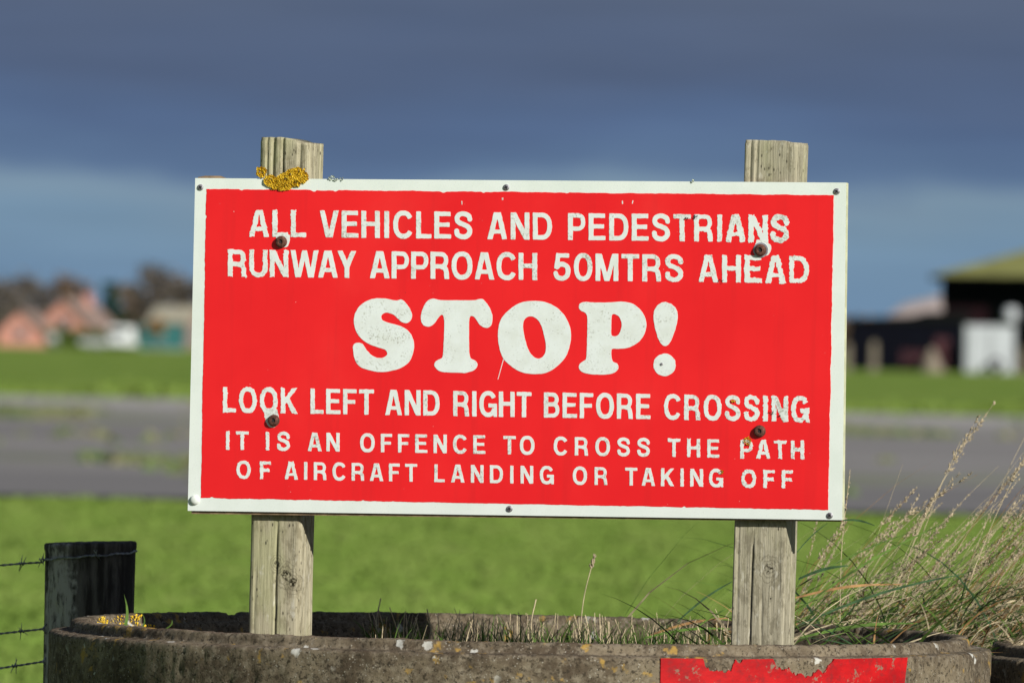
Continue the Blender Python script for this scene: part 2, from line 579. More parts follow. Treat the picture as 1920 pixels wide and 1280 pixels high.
def ring_mesh(seed, chips):
    P = [(0.856, -0.05)]
    zz = 0.30
    P += [(0.856, 0.15), (0.856, 0.35), (0.856, 0.5)]
    zz = 0.56
    while zz < ZR - 0.030:
        P.append((0.856, zz))
        zz += 0.012
    P += [(0.856, ZR - 0.027), (0.854, ZR - 0.0225), (0.849, ZR - 0.0205), (0.84, ZR - 0.020), (0.830, ZR - 0.0195), (0.821, ZR - 0.019),
          (0.8185, ZR - 0.016), (0.8175, ZR - 0.011), (0.8165, ZR - 0.006), (0.814, ZR - 0.0018), (0.809, ZR), (0.800, ZR), (0.791, ZR),
          (0.785, ZR - 0.0015), (0.782, ZR - 0.006), (0.7805, ZR - 0.012), (0.7795, ZR - 0.016), (0.775, ZR - 0.0185), (0.7715, ZR - 0.021)]
    zz = ZR - 0.033
    while zz > ZR - 0.13:
        P.append((0.770, zz))
        zz -= 0.012
    P += [(0.77, ZR - 0.25)]
    N = 900
    mb = MB()
    vs = []
    for i in range(N):
        a = 2 * math.pi * i / N
        ca, sa = math.cos(a), math.sin(a)
        chip = 0.0
        for (a0, wd, dep) in chips:
            d = abs((a - a0 + math.pi) % (2 * math.pi) - math.pi)
            if d < wd:
                chip = max(chip, dep * min(1, (wd - d) / (wd * 0.25)))
        wob = 0.0008 * fbm(ca * 9 + seed, sa * 9, 0.4, 3)
        for r_, h in P:
            q = Vector((ca * r_ * 42 + seed, sa * r_ * 42, h * 42))
            d = 0.0018 * noise.noise(q) + 0.0015 * noise.noise(q * 2.9) + 0.0010 * noise.noise(q * 6.0)
            top = h > ZR - 0.0185
            pit = noise.noise(q * 1.3 + Vector((31, 7, 3)))
            if pit > 0.42:
                d -= (pit - 0.42) * 0.012
            hh = h + (wob + d * 0.9 if h > ZR - 0.03 else 0.0)
            if top:
                hh -= chip * (h - (ZR - 0.02)) / 0.02
                e = noise.noise(Vector((ca * 30 + seed, sa * 30, 5.5)))
                if e > 0.35:
                    hh -= (e - 0.35) * 0.007
            rr = r_ + d * (1 if r_ > 0.8 else -1)
            vs.append((ca * rr, sa * rr, hh))
    m = len(P)
    mb.add(vs, [(i * m + j, ((i + 1) % N) * m + j, ((i + 1) % N) * m + j + 1, i * m + j + 1) for i in range(N) for j in range(m - 1)])
    return mb


RC = Vector((0.026, 0.0, 0.0))
ring = ring_mesh(3.0, [(R(118), 0.10, 0.0), (R(133), 0.030, 0.006), (R(357), 0.035, 0.013)]).build(
    'concrete_ring', M['concrete'], smooth=True)
ring.location = RC
tag(ring, 'lichen-spotted concrete ring at the foot of the red sign, with torn red tape', 'concrete ring', 'concrete rings')
RC2 = Vector((1.74, 0.66, -0.03))
ring2 = ring_mesh(11.0, [(R(170), 0.06, 0.01)]).build('concrete_ring', M['concrete'], smooth=True)
ring2.location = RC2
tag(ring2, 'shaded concrete ring cut off by the right edge behind the taped ring, among tall grass', 'concrete ring', 'concrete rings')


def soil(center, zc):
    mb = MB()
    vs = [(0, 0, 0.012)]
    NR, NA = 14, 60
    for i in range(1, NR + 1):
        for j in range(NA):
            a = 2 * math.pi * j / NA
            r_ = 0.775 * i / NR
            vs.append((r_ * math.cos(a), r_ * math.sin(a), 0.012 * fbm(r_ * math.cos(a) * 6, r_ * math.sin(a) * 6, center.x)))
    fs = [(0, 1 + j, 1 + (j + 1) % NA) for j in range(NA)]
    for i in range(NR - 1):
        for j in range(NA):
            j2 = (j + 1) % NA
            fs.append((1 + i * NA + j, 1 + (i + 1) * NA + j, 1 + (i + 1) * NA + j2, 1 + i * NA + j2))
    mb.add(vs, fs)
    o = mb.build('soil', M['soil'], smooth=True)
    o.location = (center.x, center.y, zc)
    return tag(o, kind='structure')


soil(RC, ZR - 0.075)
soil(RC2, ZR - 0.12)

# torn strip of red tape round the front of the ring
tp = MB()
x0, x1 = 1239.0, 1716.0
prof = [(1239, 0), (1318, 0), (1322, 14), (1335, 24), (1352, 22), (1362, 27), (1372, 20), (1380, 3), (1388, 8), (1395, 1), (1452, 0), (1458, 14),
        (1470, 22), (1482, 18), (1496, 30), (1508, 27), (1516, 38), (1528, 30), (1540, 22), (1552, 27), (1562, 10), (1572, 1), (1640, 0), (1716, 0)]
cols = []
K = 240
for i in range(K + 1):
    px = x0 + (x1 - x0) * i / K
    a0 = max(p for p in prof if p[0] <= px)
    a1 = min(p for p in prof if p[0] >= px)
    dz = a0[1] if a1[0] == a0[0] else a0[1] + (a1[1] - a0[1]) * (px - a0[0]) / (a1[0] - a0[0])
    if dz > 1.5:
        dz += 7 * noise.noise(Vector((px * 0.13, 0, 2))) + 6 * noise.noise(Vector((px * 0.4, 0, 5)))
        dz = max(0.0, dz)
    p = at(px, 1236, -0.8)
    ang = math.asin(max(-1, min(1, (p.x - RC.x) / 0.86)))
    ztop = at(1240, 1233, -0.82).z - dz / 1085.0
    zbot = ztop - 0.10 + dz / 1085.0
    off = 0.0 if px < 1700 else (px - 1700) / 16.0
    cols.append((ang, ztop, zbot, off))
RT = 0.8592
vs = []
for ang, zt, zb, off in cols:
    for q in range(5):
        zz = zt + (zb - zt) * q / 4
        an = ang - (0.020 * q / 4 if off > 0 else 0) * off
        vs.append((RT * math.sin(an), -RT * math.cos(an), zz))
        vs.append(((RT - 0.004) * math.sin(an), -(RT - 0.004) * math.cos(an), zz))
fs = []
for i in range(K):
    for q in range(4):
        a = (i * 5 + q) * 2
        b = ((i + 1) * 5 + q) * 2
        fs.append((a, b, b + 2, a + 2))
    fs.append((i * 10, i * 10 + 1, (i + 1) * 10 + 1, (i + 1) * 10))
for e in (0, K):
    for q in range(4):
        a = (e * 5 + q) * 2
        fs.append((a, a + 1, a + 3, a + 2))
tp.add(vs, fs)
o = tp.build('red_tape', M['tape'], ring, smooth=False)
o['label'] = 'strip of red tape with its top edge torn away'

lm = MB()
rl = random.Random(4)
for i in range(300):
    b = rl.choice(((0.20, 0.05), (0.30, 0.07), (0.41, 0.05), (0.16, 0.03)))
    an = math.pi - b[0] + rl.gauss(0, b[1] * 0.7)
    zz = ZR - rl.uniform(0.0005, 0.034)
    rr = 0.768 if zz < ZR - 0.018 else 0.779
    p = Vector((rr * math.cos(an), rr * math.sin(an), zz))
    m3 = Matrix.Rotation(an + math.pi / 2 + rl.gauss(0, 0.25), 3, 'Z') @ Matrix.Rotation(rl.uniform(-0.3, 0.3), 3, 'X') @ Matrix.Rotation(rl.uniform(0, 6.28), 3, 'Y')
    s_ = rl.uniform(0.0008, 0.0026)
    lm.add([p + m3 @ Vector(q) * s_ for q in ((-1, 0, -0.6), (1, 0, -0.8), (0.9, 0.2, 0.9), (-0.8, -0.2, 0.8))], [(0, 1, 2, 3)])
lo = lm.build('lichen', M['lichen'], ring, fix=False)
lo['label'] = 'yellow lichen on the inner rim at the left'

# ------------------------------------------------------------------ the sign
YAW = R(-14.0)
SZ = ZR - 0.075
E0 = at(971, 652, -0.06)
sign = empty('warning_sign', (E0.x, E0.y, SZ), YAW)
tag(sign, 'red and white STOP warning board on two weathered square wooden posts', 'sign')
eu = Vector((math.cos(YAW), math.sin(YAW), 0))
en = Vector((-math.sin(YAW), math.cos(YAW), 0))      # away from the viewer


def uv(px, py, depth=0.0):
    """sign-local (u, v) of a photo pixel on the plane `depth` behind the sign's face"""
    d = ray(px, py)
    c0 = Vector((0, CAMY, CAMZ))
    p0 = Vector((E0.x, E0.y, SZ)) + en * depth
    tt = (p0 - c0).dot(en) / d.dot(en)
    q = c0 + d * tt - Vector((E0.x, E0.y, SZ))
    return (q.dot(eu), q.z)


T_PANEL = 0.004
# white face panel
cTL, cTR, cBR, cBL = uv(366, 334), uv(1586.5, 342.5), uv(1579, 974.5), uv(352, 957)
pm = MB()
pm.prism([cBL, cBR, cTR, cTL], 0.0, T_PANEL)
face = pm.build('face_panel', M['white'], sign)
pe = MB()                                            # yellowed cut edge of the panel on the right
e0, e1 = cBR, cTR
pe.prism([(e0[0] + 0.0003, e0[1]), (e0[0] + 0.0030, e0[1] + 0.001), (e1[0] + 0.0030, e1[1] - 0.001), (e1[0] + 0.0003, e1[1])], 0.0012, T_PANEL + 0.001)
pe.build('edge_trim', M['panel_edge'], sign)
# plywood backing, a little low and uneven
bm_ = MB()
top = []
n = 90
for i in range(n + 1):
    f = i / n
    u = cTL[0] + 0.004 + (cTR[0] - cTL[0] - 0.006) * f
    v = cTL[1] + (cTR[1] - cTL[1]) * f - 0.001 + 0.0022 * max(0, noise.noise(Vector((f * 30, 0, 1))))
    if f < 0.04:
        v += 0.0055 if f > 0.008 else 0.003
    top.append((u, v))
bot = [(cBL[0] + 0.006, cBL[1] - 0.0055), (0.5 * (cBL[0] + cBR[0]), 0.5 * (cBL[1] + cBR[1]) - 0.0045), (cBR[0] - 0.002, cBR[1] - 0.003)]
bm_.prism(bot + top[::-1], T_PANEL + 0.0005, 0.019)
bm_.build('backing_board', M['plywood'], sign)


def flat_mesh(loops, y_front, y_back, name, mat, parent):
    """filled outline (first loop outer, others holes) with thickness"""
    L3 = [[Vector((p[0], p[1], 0)) for p in lp] for lp in loops]
    tris = tessellate_polygon(L3)
    flat = [p for lp in loops for p in lp]
    n_ = len(flat)
    vs = [(p[0], y_front, p[1]) for p in flat] + [(p[0], y_back, p[1]) for p in flat]
    fs = []
    for t3 in tris:
        a, b, c_ = [flat[i] for i in t3]
        ar = (b[0] - a[0]) * (c_[1] - a[1]) - (c_[0] - a[0]) * (b[1] - a[1])
        if abs(ar) < 1e-14:
            continue
        fs.append(tuple(t3) if ar > 0 else tuple(t3[::-1]))
    o_ = 0
    for lp in loops:
        m = len(lp)
        for i in range(m):
            j = (i + 1) % m
            fs.append((o_ + i, o_ + i + n_, o_ + j + n_, o_ + j))
        o_ += m
    me = bpy.data.meshes.new(name)
    me.from_pydata(vs, [], fs)
    me.materials.append(mat)
    ob = bpy.data.objects.new(name, me)
    col.objects.link(ob)
    ob.parent = parent
    return ob


# red field with its hand-cut, ragged edge
corners = [uv(376.5, 933), uv(1553, 955.5), uv(1563.5, 366), uv(387, 354.5)]
loop = []
for i in range(4):
    a, b = Vector(corners[i]), Vector(corners[(i + 1) % 4])
    d = b - a
    Lh = d.length
    nn = Vector((-d.y, d.x)) / Lh
    m = int(Lh / 0.0022)
    for j in range(m):
        s = j / m
        q = j * 0.0022
        dev = 0.0011 * noise.noise(Vector((q * 26, i * 7.1, 0))) + 0.0007 * noise.noise(Vector((q * 120, i * 3.3, 1)))
        nick = noise.noise(Vector((q * 70, i * 5.7, 4)))
        if nick > 0.45:
            dev += (nick - 0.45) * 0.009
        if min(s, 1 - s) < 0.004:
            dev = 0
        p = a + d * s + nn * dev
        loop.append((p.x, p.y))
red = flat_mesh([loop], -0.0004, 0.0, 'red_field', M['red'], sign)

# ---- lettering: glyphs drawn as strokes, cut out as thin white shapes
SW = 0.182


def ell(cx, cy, rx, ry, a0, a1, n=26, p=2.25):
    out = []
    for i in range(n + 1):
        a = R(a0 + (a1 - a0) * i / n)
        c_, s_ = math.cos(a), math.sin(a)
        out.append((cx + rx * math.copysign(abs(c_) ** (2 / p), c_), cy + ry * math.copysign(abs(s_) ** (2 / p), s_)))
    return out


HS = 0.162
S_pts = catmull([(0.605, 0.70), (0.56, 0.845), (0.36, 0.93), (0.165, 0.865), (0.11, 0.725), (0.19, 0.60), (0.37, 0.525), (0.53, 0.445),
                 (0.60, 0.29), (0.53, 0.135), (0.345, 0.07), (0.145, 0.145), (0.09, 0.315)], 6)
five = catmull([(0.13, 0.47), (0.22, 0.575), (0.36, 0.595), (0.51, 0.52), (0.565, 0.345), (0.505, 0.155), (0.335, 0.07), (0.15, 0.135), (0.085, 0.285)], 6)
G = {
    'A': (0.76, [([(0.095, -0.02), (0.345, 1.02)], SW), ([(0.665, -0.02), (0.415, 1.02)], SW), ([(0.2, 0.285), (0.56, 0.285)], 0.15)]),
    'B': (0.71, [([(0.095, 0), (0.095, 1)], SW), ([(0.1, 0.915)] + ell(0.38, 0.725, 0.20, 0.19, 90, -90, 14) + [(0.1, 0.535)], HS),
                 ([(0.1, 0.525)] + ell(0.39, 0.305, 0.225, 0.22, 90, -90, 14) + [(0.1, 0.085)], HS)]),
    'C': (0.77, [(ell(0.40, 0.5, 0.30, 0.43, 33, 327), 0.18)]),
    'D': (0.74, [([(0.095, 0), (0.095, 1)], SW), ([(0.1, 0.915)] + ell(0.35, 0.5, 0.295, 0.415, 90, -90, 20) + [(0.1, 0.085)], HS + 0.01)]),
    'E': (0.64, [([(0.095, 0), (0.095, 1)], SW), ([(0, 0.915), (0.62, 0.915)], HS), ([(0, 0.515), (0.58, 0.515)], 0.16), ([(0, 0.085), (0.64, 0.085)], HS)]),
    'F': (0.60, [([(0.095, 0), (0.095, 1)], SW), ([(0, 0.915), (0.60, 0.915)], HS), ([(0, 0.495), (0.54, 0.495)], 0.16)]),
    'G': (0.79, [(ell(0.40, 0.5, 0.30, 0.43, 33, 338), 0.18), ([(0.42, 0.445), (0.79, 0.445)], 0.16), ([(0.72, 0.0), (0.72, 0.5)], 0.14)]),
    'H': (0.71, [([(0.095, 0), (0.095, 1)], SW), ([(0.615, 0), (0.615, 1)], SW), ([(0, 0.52), (0.7, 0.52)], HS)]),
    'I': (0.19, [([(0.095, 0), (0.095, 1)], SW)]),
    'K': (0.74, [([(0.095, 0), (0.095, 1)], SW), ([(0.1, 0.36), (0.68, 1.06)], 0.18), ([(0.29, 0.58), (0.66, -0.06)], 0.19)]),
    'L': (0.58, [([(0.095, 0), (0.095, 1)], SW), ([(0, 0.085), (0.58, 0.085)], HS)]),
    'M': (0.86, [([(0.09, 0), (0.09, 1)], 0.18), ([(0.77, 0), (0.77, 1)], 0.18), ([(0.13, 1.04), (0.43, 0.0)], 0.17), ([(0.73, 1.04), (0.43, 0.0)], 0.17)]),
    'N': (0.71, [([(0.09, 0), (0.09, 1)], 0.18), ([(0.62, 0), (0.62, 1)], 0.18), ([(0.08, 1.02), (0.63, -0.02)], 0.19)]),
    'O': (0.80, [(ell(0.40, 0.5, 0.305, 0.43, 0, 360, 44), 0.18)]),
    'P': (0.67, [([(0.095, 0), (0.095, 1)], SW), ([(0.1, 0.915)] + ell(0.39, 0.67, 0.19, 0.245, 90, -90, 16) + [(0.1, 0.425)], HS)]),
    'R': (0.73, [([(0.095, 0), (0.095, 1)], SW), ([(0.1, 0.915)] + ell(0.39, 0.69, 0.205, 0.225, 90, -90, 16) + [(0.1, 0.465)], HS),
                 (catmull([(0.40, 0.455), (0.54, 0.41), (0.60, 0.27), (0.625, -0.03)], 6), 0.18)]),
    'S': (0.70, [(S_pts, 0.18)]),
    'T': (0.66, [([(0.33, 0), (0.33, 1)], SW), ([(0, 0.915), (0.66, 0.915)], HS)]),
    'U': (0.71, [([(0.095, 1.0), (0.095, 0.36)] + ell(0.355, 0.36, 0.26, 0.29, 180, 360, 20) + [(0.615, 1.0)], SW - 0.005)]),
    'V': (0.73, [([(0.09, 1.02), (0.335, -0.02)], SW), ([(0.64, 1.02), (0.395, -0.02)], SW)]),
    'W': (1.06, [([(0.085, 1.02), (0.275, -0.02)], 0.175), ([(0.53, 1.02), (0.30, -0.02)], 0.165), ([(0.53, 1.02), (0.76, -0.02)], 0.165), ([(0.975, 1.02), (0.785, -0.02)], 0.175)]),
    'Y': (0.71, [([(0.08, 1.03), (0.36, 0.40)], SW), ([(0.63, 1.03), (0.35, 0.40)], SW), ([(0.355, 0), (0.355, 0.48)], SW)]),
    '5': (0.66, [([(0.12, 0.915), (0.60, 0.915)], HS), ([(0.195, 1.0), (0.12, 0.43)], 0.165), (five, 0.175)]),
    '0': (0.70, [(ell(0.35, 0.5, 0.26, 0.43, 0, 360, 44), 0.175)]),
}
ROUND = set('COGSU05')
KERN = {'WA': -.10, 'AY': -.10, 'AV': -.1, 'LT': -.06, 'PA': -.08, 'TA': -.08, 'RA': -.02, 'FT': 0.0, 'LA': 0.0, 'AT': -.07, 'RT': -.03, 'AP': 0, 'CA': -.02,
        'II': .1, 'IN': .04, 'HI': .05, 'IC': .03, 'RI': .03, 'IA': 0, 'ED': .02, 'EN': .02, 'SI': .03, 'IG': .03, 'DI': .04, 'KI': .02, 'AI': .03, 'IR': .05}


def seg_field(X, Y, pts, w):
    best = np.full(X.shape, -9.0)
    m = len(pts)
    for i in range(m - 1):
        (ax, ay), (bx, by) = pts[i], pts[i + 1]
        dx, dy = bx - ax, by - ay
        L2 = dx * dx + dy * dy
        if L2 < 1e-12:
            continue
        tt = ((X - ax) * dx + (Y - ay) * dy) / L2
        tcl = np.clip(tt, 0, 1)
        d = np.hypot(X - ax - tcl * dx, Y - ay - tcl * dy)
        f = w / 2 - d
        Lr = math.sqrt(L2)
        closed = abs(pts[0][0] - pts[-1][0]) + abs(pts[0][1] - pts[-1][1]) < 1e-6
        if not closed:
            perp = np.abs((X - ax) * dy - (Y - ay) * dx) / Lr
            if i == 0:
                f = np.where(tt < 0, np.minimum(w / 2 - perp, tt * Lr), f)
            if i == m - 2:
                f = np.where(tt > 1, np.minimum(w / 2 - perp, (1 - tt) * Lr), f)
        best = np.maximum(best, f)
    return best


def contours(Fd, xs, ys):
    """marching squares, linked into closed loops"""
    inside = Fd > 0
    cs = inside[:-1, :-1] * 1 + inside[:-1, 1:] * 2 + inside[1:, 1:] * 4 + inside[1:, :-1] * 8
    jj, ii = np.where((cs > 0) & (cs < 15))
    nxt = {}

    def pt(key):
        kind, j, i = key
        if kind == 0:      # horizontal edge from (j,i) to (j,i+1)
            a, b = Fd[j, i], Fd[j, i + 1]
            f = a / (a - b)
            return (xs[i] + f * (xs[i + 1] - xs[i]), ys[j])
        a, b = Fd[j, i], Fd[j + 1, i]
        f = a / (a - b)
        return (xs[i], ys[j] + f * (ys[j + 1] - ys[j]))
    TAB = {1: [('L', 'B')], 2: [('B', 'R')], 3: [('L', 'R')], 4: [('R', 'T')], 5: [('L', 'T'), ('R', 'B')], 6: [('B', 'T')], 7: [('L', 'T')],
           8: [('T', 'L')], 9: [('T', 'B')], 10: [('B', 'L'), ('T', 'R')], 11: [('T', 'R')], 12: [('R', 'L')], 13: [('R', 'B')], 14: [('B', 'L')]}
    for j, i in zip(jj, ii):
        keys = {'B': (0, j, i), 'T': (0, j + 1, i), 'L': (1, j, i), 'R': (1, j, i + 1)}
        for a, b in TAB[int(cs[j, i])]:
            nxt[keys[a]] = keys[b]
    loops = []
    while nxt:
        k0 = next(iter(nxt))
        lp = []
        kk = k0
        while kk in nxt:
            lp.append(pt(kk))
            kk = nxt.pop(kk)
        if len(lp) > 6:
            loops.append(lp)
    return loops


def simplify(lp, eps):
    """Douglas-Peucker on a closed loop"""
    P = np.array(lp)
    far = int(np.argmax(np.hypot(P[:, 0] - P[0, 0], P[:, 1] - P[0, 1])))
    keep = {0, far}
    P2 = np.vstack([P, P[:1]])
    todo = [(0, far), (far, len(lp))]
    while todo:
        i, j = todo.pop()
        if j - i < 2:
            continue
        a, b = P2[i], P2[j]
        d = b - a
        q = P2[i + 1:j] - a
        L_ = math.hypot(d[0], d[1])
        e = np.abs(q[:, 0] * d[1] - q[:, 1] * d[0]) / L_ if L_ > 1e-9 else np.hypot(q[:, 0], q[:, 1])
        m_ = int(np.argmax(e))
        if e[m_] > eps:
            m_ += i + 1
            keep.add(m_)
            todo += [(i, m_), (m_, j)]
    return [lp[i] for i in sorted(keep)]


def area(lp):
    return 0.5 * sum(lp[i][0] * lp[(i + 1) % len(lp)][1] - lp[(i + 1) % len(lp)][0] * lp[i][1] for i in range(len(lp)))


def noise_grid(X, Y, s, seed):
    """smooth value noise on a grid"""
    rs = np.random.RandomState(seed % 2 ** 31)
    gx, gy = (X - X.min()) * s, (Y - Y.min()) * s
    g = rs.uniform(-1, 1, (int(gy.max()) + 3, int(gx.max()) + 3))
    i, j = gx.astype(int), gy.astype(int)
    fx, fy = gx - i, gy - j
    fx, fy = fx * fx * (3 - 2 * fx), fy * fy * (3 - 2 * fy)
    return (g[j, i] * (1 - fx) * (1 - fy) + g[j, i + 1] * fx * (1 - fy) + g[j + 1, i] * (1 - fx) * fy + g[j + 1, i + 1] * fx * fy)


CELLS = 54


def glyph_loops(ch, xsc, rough, seed):
    w, strokes = G[ch]
    st = 1.0 / CELLS
    xs_ = np.arange(-0.06, w * xsc + 0.06 + st, st)
    ys_ = np.arange(-0.07, 1.07 + st, st)
    X, Y = np.meshgrid(xs_, ys_)
    Fd = np.full(X.shape, -9.0)
    for pts, sw in strokes:
        Fd = np.maximum(Fd, seg_field(X, Y, [(p[0] * xsc, p[1]) for p in pts], sw * (0.5 + 0.5 * xsc)))
    ov = 0.015 if ch in ROUND else 0.0
    Fd = np.minimum(Fd, np.minimum(Y + ov, 1 + ov - Y))
    if ch in 'KVWANMY':
        Fd = np.minimum(Fd, np.minimum(X + 0.005, w * xsc + 0.005 - X))
    Fd = Fd + rough * (0.011 * noise_grid(X, Y, 9, seed) + 0.010 * noise_grid(X, Y, 24, seed + 1)) + (0.007 if rough > 2 else 0.0)
    if rough > 1.2:       # flakes torn off beside the cut
        nk = noise_grid(X, Y, 12, seed + 2)
        Fd = Fd + np.where(nk > 0.72, (nk - 0.72) * 0.18, 0) - np.where(nk < -0.86, (-0.86 - nk) * 0.25, 0)
    return [simplify(l, 0.0035) for l in contours(Fd, xs_, ys_)]


letter_count = 0


def write_line(words, tl, bl, tr, br, xsc, seed0):
    """words: (text, px0, px1); tl..br: pixel corners (x, y) of the cap band"""
    global letter_count

    def yat(p, q, x):
        return p[1] + (q[1] - p[1]) * (x - p[0]) / (q[0] - p[0])
    for wi, (txt, px0, px1) in enumerate(words):
        A = Vector(uv(px0, yat(bl, br, px0)))
        B = Vector(uv(px1, yat(bl, br, px1)))
        Tm = Vector(uv(px0, yat(tl, tr, px0)))
        ex = (B - A)
        Wd = ex.length
        ex.normalize()
        ey = Tm - A
        H = ey.length
        ey.normalize()
        nat = sum(G[ch][0] * xsc for ch in txt) + sum(KERN.get(txt[i:i + 2], 0) for i in range(len(txt) - 1))
        gap = (Wd / H - nat) / max(1, len(txt) - 1)
        x = 0.0
        for i, ch in enumerate(txt):
            cx = px0 + (px1 - px0) * (i + 0.5) / len(txt)
            rough = 0.55
            if cx < 560:
                rough = 1.5
            if cx > 1380:
                rough = 2.1
            elif cx > 1240:
                rough = 1.1
            if H < 0.042:
                rough *= 1.15
            seed = seed0 * 997 + wi * 131 + i * 17
            for tries in range(8):                   # keep only outlines that fill cleanly
                loops = glyph_loops(ch, xsc, rough * (1 - 0.06 * tries), seed + 1009 * tries)
                loops = [l for l in loops if abs(area(l)) > 8e-4]
                loops.sort(key=lambda l: -abs(area(l)))
                want = abs(sum(area(l) for l in loops))
                fl = [p for l in loops for p in l]
                got = sum(abs(area([fl[q] for q in t3])) for t3 in tessellate_polygon([[Vector((p[0], p[1], 0)) for p in l] for l in loops]))
                if abs(got - want) < 0.01 * want:
                    break
            loops = [[((A + ex * ((x + p[0]) * H) + ey * (p[1] * H)).x, (A + ex * ((x + p[0]) * H) + ey * (p[1] * H)).y) for p in lp] for lp in loops]
            loops = [l for l in loops if abs(area(l)) > 2e-6]
            loops.sort(key=lambda l: -abs(area(l)))
            flat_mesh(loops, -0.0009, -0.0003, 'letter', M['letter'], red)
            letter_count += 1
            x += G[ch][0] * xsc + gap + KERN.get(txt[i:i + 2], 0)


write_line([('ALL', 467.5, 574), ('VEHICLES', 599.5, 886), ('AND', 914, 1035.5), ('PEDESTRIANS', 1065, 1480)],
           (470, 393), (470, 443.7), (1420, 403.3), (1420, 453.8), 1.0, 1)
write_line([('RUNWAY', 427.5, 668), ('APPROACH', 693.5, 1007.5), ('50MTRS', 1037.5, 1281.5), ('AHEAD', 1309.5, 1517)],
           (440, 467.8), (440, 518.5), (1500, 479.7), (1500, 531), 1.0, 2)
write_line([('LOOK', 418.5, 557.5), ('LEFT', 582.5, 701), ('AND', 722.5, 824.5), ('RIGHT', 850, 996.5), ('BEFORE', 1020, 1219.5), ('CROSSING', 1245, 1516.5)],
           (425, 725.2), (425, 772.8), (1460, 742.3), (1460, 789.6), 0.90, 3)
write_line([('IT', 424, 466), ('IS', 498.5, 544), ('AN', 577, 637), ('OFFENCE', 675, 910), ('TO', 944, 1002.5), ('CROSS', 1038, 1219), ('THE', 1252.5, 1348.5),
            ('PATH', 1388.5, 1508)],
           (428, 807.8), (428, 842.8), (1497, 826), (1497, 860), 1.04, 4)
write_line([('OF', 443.5, 507.5), ('AIRCRAFT', 533.5, 782), ('LANDING', 814.5, 1038.5), ('OR', 1074, 1139.5), ('TAKING', 1172.5, 1356), ('OFF', 1390.5, 1486.5)],
           (495, 864.3), (495, 897.5), (1475, 881.3), (1475, 914.8), 1.04, 5)


def outline(pts, ox, oy, s, wob=0.0005, seed=0):
    lp = catmull(pts, 5, True)
    out = []
    for i, p in enumerate(lp):
        u, v = uv(ox + p[0] / s, oy + p[1] / s)
        out.append((u + wob * noise.noise(Vector((u * 170, v * 170, seed))), v + wob * noise.noise(Vector((u * 170, v * 170, seed + 9)))))
    return out


S_out = [(430, 115), (500, 118), (560, 130), (610, 140), (645, 134), (682, 130), (722, 162), (765, 220), (795, 290), (790, 345), (760, 383), (720, 393), (680, 380),
         (640, 345), (590, 300), (545, 283), (505, 275), (470, 290), (450, 320), (460, 355), (500, 380), (580, 402), (660, 425), (720, 455), (775, 505), (808, 570),
         (820, 650), (805, 740), (770, 820), (710, 875), (640, 910), (560, 930), (480, 942), (390, 938), (290, 915), (215, 885), (170, 835), (145, 770), (133, 690),
         (135, 650), (155, 622), (190, 613), (230, 622), (260, 655), (290, 700), (330, 745), (380, 775), (430, 785), (480, 778), (510, 755), (517, 725), (500, 695),
         (460, 680), (400, 662), (330, 635), (260, 595), (205, 545), (165, 480), (145, 400), (143, 345), (160, 275), (200, 210), (260, 160), (330, 128), (380, 117)]
T_out = [(1040, 118), (1080, 128), (1120, 135), (1300, 137), (1480, 137), (1530, 128), (1575, 122), (1610, 140), (1650, 190), (1680, 245), (1700, 310), (1698, 380),
         (1680, 425), (1645, 447), (1600, 438), (1560, 412), (1530, 370), (1500, 330), (1470, 313), (1448, 325), (1440, 370), (1437, 500), (1438, 650), (1445, 750),
         (1460, 790), (1495, 808), (1525, 835), (1533, 865), (1515, 905), (1480, 930), (1430, 943), (1390, 955), (1330, 950), (1200, 947), (1120, 938), (1075, 910),
         (1048, 870), (1055, 835), (1085, 808), (1125, 790), (1145, 755), (1150, 650), (1158, 500), (1160, 400), (1153, 330), (1138, 302), (1110, 312), (1080, 350),
         (1050, 395), (1010, 425), (970, 433), (925, 415), (900, 370), (898, 300), (920, 225), (950, 170), (990, 130)]
O_out = [(500, 115), (570, 122), (640, 145), (710, 190), (770, 260), (808, 345), (820, 430), (808, 520), (775, 610), (720, 680), (650, 735), (580, 765), (510, 773),
         (430, 768), (350, 745), (280, 700), (220, 645), (185, 570), (166, 480), (163, 400), (175, 320), (210, 250), (265, 195), (335, 145), (415, 120)]
O_in = [(440, 255), (480, 258), (515, 280), (550, 330), (572, 400), (590, 480), (594, 540), (585, 590), (560, 622), (525, 634), (490, 620), (450, 580), (420, 510),
        (400, 430), (388, 360), (390, 310), (410, 272)]
P_out = [(945, 124), (1000, 128), (1100, 130), (1200, 126), (1290, 122), (1370, 140), (1430, 180), (1475, 240), (1496, 310), (1490, 385), (1455, 455), (1400, 505),
         (1330, 537), (1260, 545), (1195, 547), (1183, 570), (1185, 630), (1200, 660), (1235, 680), (1246, 710), (1235, 740), (1200, 765), (1130, 778), (1050, 777),
         (970, 770), (915, 750), (890, 715), (900, 680), (935, 655), (955, 635), (962, 560), (966, 420), (968, 290), (960, 235), (940, 217), (910, 203), (891, 175), (900, 140)]
P_in = [(1190, 240), (1215, 236), (1250, 255), (1272, 300), (1275, 345), (1260, 400), (1235, 428), (1205, 433), (1184, 418), (1182, 350), (1184, 280)]
X_out = [(1670, 127), (1720, 142), (1760, 180), (1780, 230), (1775, 300), (1755, 380), (1725, 460), (1695, 508), (1665, 521), (1635, 505), (1605, 450), (1580, 370),
         (1565, 290), (1565, 220), (1590, 165), (1625, 135)]
dot = [(1662 + 100 * math.cos(-2 * math.pi * i / 20), 690 + 101 * math.sin(-2 * math.pi * i / 20)) for i in range(20)]
flat_mesh([outline(S_out, 640, 540, 6.0, seed=1)], -0.0009, -0.0003, 'letter', M['letter'], red)
